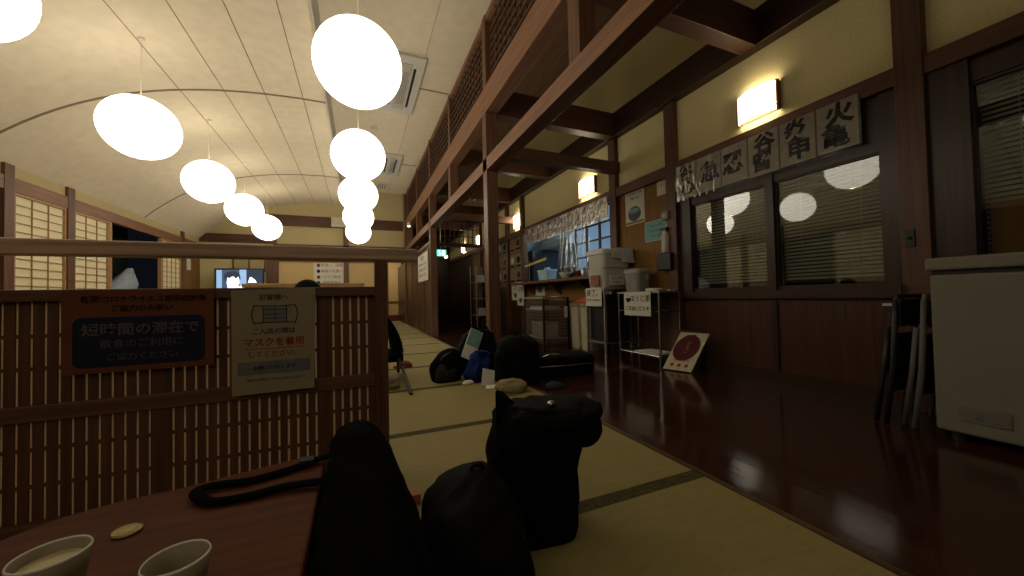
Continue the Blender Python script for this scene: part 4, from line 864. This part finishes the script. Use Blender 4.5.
# ================================================================== WALL SHEETS
def sheet(name, label, cat, y0, y1, z0, z1, mat, x=XR-.001, th=.003, tilt=0.):
    t = thing(name, label, cat, (x, (y0+y1)/2, z0))
    m = MB(); m.prism([(x, y0, z0), (x, y1, z0+tilt), (x, y1, z1+tilt), (x, y0, z1)], (-th, 0, 0)); m.build('sheet', mat, t); return t
t = sheet('wall_poster', 'white poster with a dark bowl picture right of the kitchen hatch', 'poster', 3.14, 3.45, 1.50, 1.90, papW)
m = MB(); m.ball((XR-.006, 3.30, 1.62), (.003, .105, .085), 24, 12); m.build('bowl_picture', inkG, t, smooth=True); m = MB(); m.ball((XR-.008, 3.30, 1.655), (.003, .085, .030), 24, 10); m.build('bowl_rim_picture', papC, t, smooth=True)
lettering('heading', '本日のおすすめ', .036, inkG, t, (XR-.005, 3.295, 1.85), wallX, wallZ); lettering('line', '季節の一品', .03, inkG, t, (XR-.005, 3.295, 1.80), wallX, wallZ); bx(XR-.0055, XR-.004, 3.15, 3.44, 1.51, 1.535).build('lower_band', beige, t)
t = sheet('wall_notice', 'pale cyan rectangular notice on the ochre wall left of the post', 'notice', 2.84, 3.13, 1.27, 1.47, papC)
m = bx(XR-.008, XR-.004, 2.83, 2.84, 1.26, 1.48); m.box(XR-.008, XR-.004, 3.13, 3.14, 1.26, 1.48); m.box(XR-.008, XR-.004, 2.84, 3.13, 1.26, 1.27); m.box(XR-.008, XR-.004, 2.84, 3.13, 1.47, 1.48); m.build('frame', offw, t)
for k in range(3): lettering('line', 'アルコール消毒', .026, inkG, t, (XR-.005, 2.985, 1.425-k*.055), wallX, wallZ)
t = sheet('wall_notice', 'small white note high on the ochre wall beside the post', 'notice', 2.79, 2.95, 1.73, 1.94, papW); lettering('line', 'トイレ→', .036, inkG, t, (XR-.005, 2.87, 1.83), wallX, wallZ)
# dispensers beside the post
t = thing('wall_dispenser', 'white bottle in a black bracket on the wall left of the banner', 'dispenser', (XR-.05, 2.80, .95))
bx(XR-.11, XR-.001, 2.70, 2.88, .93, 1.10).build('bracket', blackP, t, bevel=.008); MB().lathe((XR-.075, 2.79, 1.10), [(.035, 0), (.038, .02), (.038, .18), (.022, .22), (.012, .235), (.012, .26)], 20).build('bottle', offw, t, smooth=True)
bx(XR-.10, XR-.001, 2.755, 2.825, 1.335, 1.36).build('pump', blackP, t)
t = thing('wall_switch', 'small pale switch box above the bottle bracket', 'switch', (XR-.02, 2.79, 1.46)); bx(XR-.085, XR-.001, 2.74, 2.83, 1.44, 1.53).build('switch_box', greyP, t, bevel=.006); bx(XR-.09, XR-.085, 2.76, 2.81, 1.47, 1.50).build('button', offw, t)
# photo menus on the far wall
mi = 0
for r_, z in enumerate((1.62, 1.28, .98)):
    for c_, y in enumerate((6.50, 6.80, 7.22, 7.56, 7.90)):
        rows = ('top row', 'middle row', 'bottom row')[r_]; cols = ('first from the hatch', 'second from the hatch', 'third from the hatch', 'fourth from the hatch', 'farthest from the hatch')[c_]
        t = sheet('photo_menu', 'dark framed food photo on the aisle wall, %s, %s' % (rows, cols), 'photo menu', y, y+.25, z, z+.27, papB, th=.004)
        t['group'] = 'food photo sheets on the aisle wall'
        m = MB(); m.ball((XR-.006, y+.125, z+.15), (.003, .085, .07), 16, 8); m.build('food_picture', (crimson, beige, ink, papW)[(r_*2+c_) % 4], t, smooth=True)
        bx(XR-.0075, XR-.005, y+.02, y+.23, z+.012, z+.05).build('caption', ink, t)
for y0, y1, z0, z1, mt, lb in ((6.60, 6.98, .62, .96, papW, 'white card stuck below the photo menus, left of two'), (6.24, 6.56, .52, .92, papW, 'white illustrated sheet hanging at the left end of the hatch counter'), (5.52, 5.88, .70, .93, papW, 'small white lettered sign under the left of the hatch counter')):
    t = sheet('wall_sign', lb, 'sign', y0, y1, z0, z1, mt, x=XR-.07 if y0 < 6.5 and y0 > 6 else XR-.01)
    xx_ = XR-.074 if y0 < 6.5 and y0 > 6 else XR-.014
    lettering('line', '定食', .12, inkG, t, (xx_-.0005, (y0+y1)/2, z1-.09), wallX, wallZ)
    MB().ball((xx_, (y0+y1)/2, z0+.10), (.003, .08, .05), 14, 8).build('picture', inkG, t)

# ================================================================== RACKS, BINS, TUBS BY THE HATCH
def rack(name, x0, x1, y0, y1, zt, shelves, label, mat):
    t = thing(name, label, 'rack', ((x0+x1)/2, (y0+y1)/2, 0))
    for x in (x0, x1):
        for y in (y0, y1): MB().tube([(x, y, 0), (x, y, zt)], .011, 10).build('leg', mat, t)
    for z in shelves:
        m = MB(); m.tube([(x0, y0, z), (x1, y0, z)], .006, 6); m.tube([(x0, y1, z), (x1, y1, z)], .006, 6); m.tube([(x0, y0, z), (x0, y1, z)], .006, 6); m.tube([(x1, y0, z), (x1, y1, z)], .006, 6)
        k = int((y1-y0)/.03)
        for i in range(1, k): y = y0+(y1-y0)*i/k; m.tube([(x0, y, z), (x1, y, z)], .0022, 5)
        m.build('wire_shelf', mat, t)
    bx(x0-.015, x1+.015, y0-.015, y1+.015, zt, zt+.018).build('top', steel, t, bevel=.003)
    return t
t = rack('wire_rack', 2.64, 2.90, 2.66, 3.24, .70, (.09, .52), 'chrome wire rack carrying the tea sign beside the menu board', chrome)
def sign(name, label, y0, y1, z0, z1, x, lines):
    t = thing(name, label, 'sign', (x, (y0+y1)/2, z0)); bx(x-.003, x, y0, y1, z0, z1).build('sheet', papW, t)
    for s, sz, dy, z in lines: lettering('line', s, sz, ink, t, (x-.0035, (y0+y1)/2+dy, z), wallX, wallZ, bold=.0006)
    return t
t = sign('tea_sign', 'white hand-lettered sign about free roasted tea on the wire rack', 2.74, 3.12, .475, .715, 2.612, [('ほうじ茶', .072, -.045, .645), ('ご自由にどうぞ', .050, .0, .545)])
m = MB(); m.prism([(2.608, 3.09, .655), (2.608, 3.02, .655), (2.608, 3.03, .62), (2.608, 3.045, .61), (2.608, 3.065, .61), (2.608, 3.08, .62)], (-.001, 0, 0)); m.tube([(2.607, 3.055, .668), (2.607, 3.05, .68), (2.607, 3.06, .69)], .003, 5); m.build('cup_icon', ink, t)
t = thing('paper_pad', 'white papers lying on the lowest shelf of the wire rack', 'papers', (2.77, 2.95, .1)); m = MB(); m.box(2.66, 2.88, 2.72, 3.05, .0985, .106); m.box(2.67, 2.87, 2.74, 3.02, .106, .112); m.build('sheets', papW, t)
t = thing('cable', 'dark cable coiled on the wire rack shelf', 'cable', (2.78, 3.1, .1)); m = MB(); m.tube([(2.78+.05*math.cos(a*.6), 3.13+.05*math.sin(a*.6), .108+a*.004) for a in range(30)], .005, 6); m.build('loops', blackP, t, smooth=True)
t = thing('side_rack', 'dark steel rack left of the wire rack, under the white tubs', 'rack', (2.72, 3.55, 0))
for x in (2.54, 2.90):
    for y in (3.36, 3.70): bx(x-.011, x+.011, y-.011, y+.011, 0, .74).build('leg', steel, t)
bx(2.52, 2.92, 3.34, 3.72, .735, .76).build('top', steel, t, bevel=.003); bx(2.53, 2.91, 3.35, 3.71, .14, .16).build('shelf', steel, t); bx(2.58, 2.90, 3.38, 3.69, .165, .70).build('dark_case', blackP, t)
t = sign('closed_sign', 'white sign on the steel rack under the white tubs', 3.38, 3.68, .565, .775, 2.515, [('終了。', .085, 0, .71), ('ありがとうございました', .024, 0, .635)])
t = thing('storage_tub', 'large off-white lidded tub on top of the stack by the hatch', 'tub', (2.71, 3.50, 1.0))
m = MB(); m.loft([(1.0, 2.71, 3.49, .185, .155, 0), (1.16, 2.71, 3.49, .20, .17, 0)], 32, 7); m.build('tub_body', offw, t); m = MB(); m.loft([(1.155, 2.71, 3.49, .212, .182, 0), (1.20, 2.71, 3.49, .212, .182, 0), (1.215, 2.71, 3.49, .19, .16, 0)], 32, 7); m.build('lid', white, t, bevel=.004)
for y in (3.32,): bx(2.62, 2.80, y-.015, y, 1.10, 1.16).build('latch', offw, t, bevel=.004)
m = MB(); m.prism([(2.70, 3.304, 1.222), (2.90, 3.304, 1.222), (2.93, 3.304, 1.05), (2.74, 3.304, 1.06)], (0, -.003, 0)); m.prism([(2.70, 3.304, 1.218), (2.90, 3.304, 1.218), (2.90, 3.62, 1.218), (2.70, 3.62, 1.218)], (0, 0, .004)); m.build('draped_towel', plain('towel', (.55, .54, .50), .9, bump=.4), t)
t = thing('storage_tub', 'off-white tub with paper labels under the large lidded tub', 'tub', (2.71, 3.52, .76))
m = MB(); m.loft([(.762, 2.71, 3.52, .165, .15, 0), (.96, 2.71, 3.52, .185, .17, 0), (.998, 2.71, 3.52, .19, .175, 0)], 32, 6); m.build('tub_body', offw, t)
bx(2.60, 2.80, 3.334, 3.340, .80, .91).build('paper_label', papW, t); lettering('label_lettering', 'おしぼり', .04, inkG, t, (2.70, 3.3335, .88), (1, 0, 0), (0, 0, 1)); lettering('label_lettering', 'ご自由に', .032, inkG, t, (2.70, 3.3335, .835), (1, 0, 0), (0, 0, 1))
bx(2.512, 2.518, 3.42, 3.58, .80, .92).build('paper_label', plain('faded_orange', (.30, .12, .06), .7), t)
t = thing('waste_bin', 'grey lidded bin standing on the wire rack', 'bin', (2.79, 2.98, .72))
m = MB(); m.loft([(.720, 2.76, 3.08, .085, .10, 0), (.92, 2.76, 3.08, .10, .115, 0)], 28, 5); m.build('bin_body', greyP, t); m = MB(); m.loft([(.915, 2.76, 3.08, .108, .123, 0), (.95, 2.76, 3.08, .105, .12, 0), (.965, 2.76, 3.08, .08, .09, 0)], 28, 5); m.build('lid', plain('grey_lid', (.32, .30, .26), .5), t)
m = MB(); m.tube([(2.76, 2.955, .90), (2.76, 2.935, .86), (2.76, 2.955, .82)], .006, 6); m.build('handle', greyP, t)
t = thing('folded_towel', 'small pale folded cloth on the right of the wire rack top', 'cloth', (2.79, 2.85, .72)); m = MB(); m.loft([(.720, 2.78, 2.86, .075, .07, .2), (.745, 2.78, 2.86, .07, .065, .2), (.752, 2.78, 2.86, .05, .045, .2)], 20, 4, .004, 5); m.build('cloth', papW, t, smooth=True)
t = thing('small_card', 'tiny white card at the right end of the wire rack top', 'card', (2.80, 2.70, .72)); bx(2.79, 2.86, 2.675, 2.70, .720, .733).build('card', papW, t)
# cream bins
for y, w in ((3.80, 'cream slim bin standing next to the side rack'), (4.03, 'cream slim bin farther left, under the orange flyer')):
    t = thing('slim_bin', w, 'bin', (2.72, y+.1, 0), 'two cream slim bins below the hatch')
    m = MB(); m.loft([(.0, 2.75, y+.09, .125, .085, 0), (.02, 2.75, y+.09, .130, .09, 0), (.54, 2.75, y+.09, .142, .098, 0)], 28, 7); m.build('bin_body', creamP, t)
    m = MB(); m.loft([(.54, 2.75, y+.09, .150, .105, 0), (.585, 2.75, y+.09, .150, .105, 0), (.60, 2.75, y+.09, .12, .08, 0)], 28, 7); m.build('lid', plain('bin_lid_%d' % int(y*100), (.30, .27, .17), .5), t)
    bx(2.59, 2.60, y+.05, y+.13, .545, .575).build('flap_tab', greyP, t)
t = thing('flyer', 'orange-red folded flyer standing on the cream bins', 'flyer', (2.72, 4.0, .6)); m = MB(); m.prism([(2.62, 3.86, .602), (2.62, 4.16, .602), (2.70, 3.84, .70)], (.01, 0, .004)); m.build('card', red, t)
t = thing('flyer', 'white sheet of paper lying behind the orange flyer', 'flyer', (2.8, 4.1, .6)); bx(2.76, 2.86, 3.92, 4.2, .601, .606).build('card', papW, t)
# black wire cage rack
t = thing('cage_rack', 'black wire cage rack standing left of the cream bins', 'rack', (2.45, 4.6, 0))
X0, X1, Y0, Y1 = 2.25, 2.62, 4.28, 4.86
for x in (X0, X1):
    for y in (Y0, Y1): bx(x-.012, x+.012, y-.012, y+.012, 0, .66).build('leg', blackP, t)
bx(X0-.02, X1+.02, Y0-.02, Y1+.02, .655, .68).build('top', steel, t, bevel=.003)
for z in (.12, .50): bx(X0, X1, Y0, Y1, z, z+.012).build('shelf', greyP, t)
m = MB()
for i in range(1, 12): x = X0+(X1-X0)*i/12; m.tube([(x, Y0, .05), (x, Y0, .65)], .002, 5)
for i in range(1, 14): z = .05+.6*i/14; m.tube([(X0, Y0, z), (X1, Y0, z)], .002, 5); m.tube([(X0, Y0, z), (X0, Y1, z)], .002, 5)
for i in range(1, 16): y = Y0+(Y1-Y0)*i/16; m.tube([(X0, y, .05), (X0, y, .65)], .002, 5)
m.build('wire_grid', greyP, t)
t = thing('steel_box', 'pale steel box on the low shelf of the cage rack', 'box', (2.40, 4.55, .14)); bx(2.29, 2.50, 4.34, 4.72, .134, .32).build('box_body', steel, t, bevel=.004); bx(2.28, 2.51, 4.33, 4.73, .32, .335).build('lid', steel, t, bevel=.003)
t = thing('tray', 'white tray on the upper shelf of the cage rack', 'tray', (2.42, 4.55, .51)); m = bx(2.28, 2.52, 4.33, 4.75, .512, .52); m.box(2.28, 2.285, 4.33, 4.75, .52, .55); m.box(2.515, 2.52, 4.33, 4.75, .52, .55); m.box(2.285, 2.515, 4.33, 4.335, .52, .55); m.box(2.285, 2.515, 4.745, 4.75, .52, .55); m.build('tray_body', offw, t)
t = thing('price_tag', 'small white tag hanging on the front corner of the cage rack', 'tag', (2.6, 4.25, .4)); bx(2.55, 2.60, 4.250, 4.254, .40, .55).build('card', papW, t)
t = thing('leaflet', 'bright green leaflet lying on the cage rack top', 'leaflet', (2.4, 4.6, .68)); bx(2.30, 2.46, 4.45, 4.75, .681, .687).build('card', green, t)
t = thing('leaflet', 'white leaflet on the cage rack top beside the green one', 'leaflet', (2.55, 4.5, .68)); bx(2.49, 2.60, 4.32, 4.6, .681, .687).build('card', papW, t)

# white wire shelf with items deep in the aisle
t = thing('display_shelf', 'white wire display stand with small goods far along the aisle wall', 'shelf', (2.78, 9.2, 0))
for x in (2.6, 2.9):
    for y in (8.35, 8.85): MB().tube([(x, y, 0), (x, y, 1.45)], .01, 8).build('leg', white, t)
for z in (.25, .65, 1.05): bx(2.6, 2.9, 8.35, 8.85, z, z+.015).build('shelf', white, t)
for i, (y, z, mt, lb) in enumerate(((8.42, .265, papW, 'white box on the lowest tier of the far display stand'), (8.66, .665, beige, 'tan box on the middle tier of the far display stand'), (8.45, 1.065, papW, 'white box on the upper tier of the far display stand'), (8.68, 1.065, papO, 'orange-brown box on the upper tier of the far display stand'))):
    t = thing('goods_box', lb, 'box', (2.75, y+.06, z), 'boxes on the far display stand'); bx(2.65, 2.85, y, y+.15, z, z+.17).build('box_body', mt, t, bevel=.004); bx(2.649, 2.65, y+.02, y+.13, z+.05, z+.11).build('paper_label', inkG, t)

# ================================================================== MENU BOARD ON THE FLOOR
t = thing('menu_stand', 'cream leaning menu board with a dark red round print on the plank floor', 'menu board', (2.66, 2.45, 0))
A = Vector((2.575, 2.58, 0)); Bv = Vector((2.65, 2.335, 0)); u = (Bv-A); W_ = u.length; u.normalize(); nrm = Vector((u.y, -u.x, 0))   # points toward the viewer side
if nrm.x > 0: nrm = -nrm
back = -nrm; lean = (back*.19 + u*.09 + Vector((0, 0, .33))); Lh = lean.length; lv = lean.normalized(); nn = u.cross(lv).normalized()
if nn.dot(nrm) < 0: nn = -nn
def bp_(a, b, c=0.): return A + u*a + lv*b + nn*c
m = MB()
R = []
for b, cc in ((.0, .022), (.004, .008), (.02, 0.), (Lh*.5, 0.), (Lh, 0.)):
    R.append([bp_(0, b, cc), bp_(W_, b, cc), bp_(W_, b, cc-.012), bp_(0, b, cc-.012)])
m.rings(R); m.build('board', plain('menu_board_cream', (.52, .46, .31), .6, .2), t, bevel=.002)
m = MB(); pl = []
for k in range(30): a = 2*PI*k/30; pl.append(bp_(W_*.47+.112*math.cos(a), Lh*.60+.132*math.sin(a), .0005))
m.prism(pl, nn*.001); m.build('round_print', crimson, t)
m = MB(); m.prism([bp_(W_*.30, Lh*.93, .001), bp_(W_*.62, Lh*.95, .001), bp_(W_*.55, Lh*.84, .001), bp_(W_*.26, Lh*.80, .001)], nn*.001); m.build('leaf_print', MATS['crimson_print'], t)
if u.cross(lv).dot(nn) > 0: ud = u
else: ud = -u
lettering('title_lettering', 'い', .045, papB, t, bp_(W_*.5, Lh*.72, .0018), ud, lv); lettering('title_lettering', 'ち', .04, papB, t, bp_(W_*.5, Lh*.61, .0018), ud, lv); lettering('title_lettering', 'ご', .04, papB, t, bp_(W_*.5, Lh*.50, .0018), ud, lv)
lettering('line', '季節のおすすめ', .02, inkR, t, bp_(W_*.5, Lh*.27, .0008), ud, lv)
for k in (0, 1, 2): bx(-.014, .014, -.001, .001, -.014, .014, M=Matrix.Translation(bp_(W_*(.25+.25*k), Lh*.15, .001)) @ Matrix((u.to_tuple(), nn.to_tuple(), lv.to_tuple())).transposed().to_4x4()).build('stamp', inkR, t)
m = MB(); m.box(-.10, .10, -.004, .004, 0, .34, Matrix.Translation(A+u*W_/2+back*.26) @ Matrix.Rotation(math.atan2(u.y, u.x), 4, 'Z') @ Matrix.Rotation(.12 if back.y < 0 else -.12, 4, 'X')); m.build('back_leg', wDark, t)

# ================================================================== FREEZER AND FOLDED CHAIRS
FX, FY0, FY1 = 2.48, -.55, .82
t = thing('chest_freezer', 'white chest freezer at the right edge of the photo', 'freezer', (2.7, .15, 0))
bx(FX, XR-.045, FY0, FY1, .04, .755).build('freezer_body', frz, t, bevel=.012)
bx(FX-.012, XR-.045, FY0-.01, FY1+.01, .775, .835).build('lid', frz, t, bevel=.012)
bx(FX+.012, XR-.06, FY0+.01, FY1-.01, .755, .775).build('lid_seal', blackP, t)
m = bx(FX-.004, FX+.001, .60, .745, .10, .165); m.build('vent_panel', plain('vent_shadow_grey', (.14, .13, .11), .6), t)
m = MB(); [m.box(FX-.007, FX-.003, .605, .74, .105+k*.012, .109+k*.012) for k in range(5)]; m.build('vent_louvres', frz, t)
m = MB(); m.prism([(FX-.008, .70, .115), (FX-.008, .67, .115), (FX-.008, .685, .145)], (-.001, 0, 0)); m.build('maker_mark', inkG, t)
for x in (FX+.05, XR-.12):
    for y in (FY0+.06, FY1-.06): MB().lathe((x, y, 0), [(.025, 0), (.025, .045)], 14).build('foot', blackP, t)
def folded_chair(y, lab, tube_mat, dx, sx, grp='folded metal chairs leaning beside the freezer'):
    t = thing('folding_chair', lab, 'folding chair', (2.68, y, 0), grp)
    def Q(a, h, c=0.): return Vector((2.56+dx + a*.30 + 0*h, y + c + (h)*.0, h))
    for s in (0, 1):
        x0 = 2.56+dx + s*.28
        MB().tube([(x0-.02, y, .006), (x0-.008, y-.03+sx, .30), (x0+.02, y-.035+sx, .56), (x0+.045, y-.03+sx, .63)], .0125, 10).build('leg', tube_mat, t, smooth=True)
        MB().tube([(x0-.005, y+.045, .006), (x0+.005, y+.01+sx, .28), (x0+.015, y-.01+sx, .50)], .0115, 10).build('leg', tube_mat, t, smooth=True)
    m = MB(); m.tube([(2.605+dx, y-.03+sx, .63), (2.62+dx, y-.03+sx, .655), (2.87+dx, y-.03+sx, .655), (2.885+dx, y-.03+sx, .63)], .0125, 10); m.build('back_tube', tube_mat, t, smooth=True)
    bx(2.60+dx, 2.86+dx, y-.05+sx, y-.032+sx, .50, .64).build('backrest', blackP, t, bevel=.006)
    bx(2.575+dx, 2.83+dx, y-.010+sx, y+.006+sx, .16, .46).build('seat', blackP, t, bevel=.008)
folded_chair(.905, 'folding chair with grey tube legs standing folded against the freezer', plain('dull_grey_tube', (.12, .11, .10), .5), -.02, .0)
folded_chair(1.00, 'black folding chair leaning folded, farther from the freezer', blackP, -.045, .0)
t = thing('dustpan', 'small dark dustpan with pale edge hanging on the post beside the chairs', 'dustpan', (2.86, 1.02, .55)); m = MB(); m.prism([(2.86, .98, .60), (2.86, 1.14, .60), (2.86, 1.10, .54), (2.86, 1.02, .54)], (.02, 0, 0)); m.build('pan', blackP, t); bx(2.855, 2.86, .98, 1.14, .595, .61).build('edge', offw, t); MB().tube([(2.87, 1.06, .60), (2.87, 1.06, .72)], .008, 8).build('handle', blackP, t)
t = thing('door_latch', 'small black latch on the post right of the windows', 'latch', (XR-.06, 1.0, .95)); bx(XR-.068, XR-.060, 1.0, 1.04, .93, 1.03).build('plate', blackP, t, bevel=.002); MB().ball((XR-.072, 1.02, .98), .010, 10, 8).build('button', blackP, t, smooth=True)
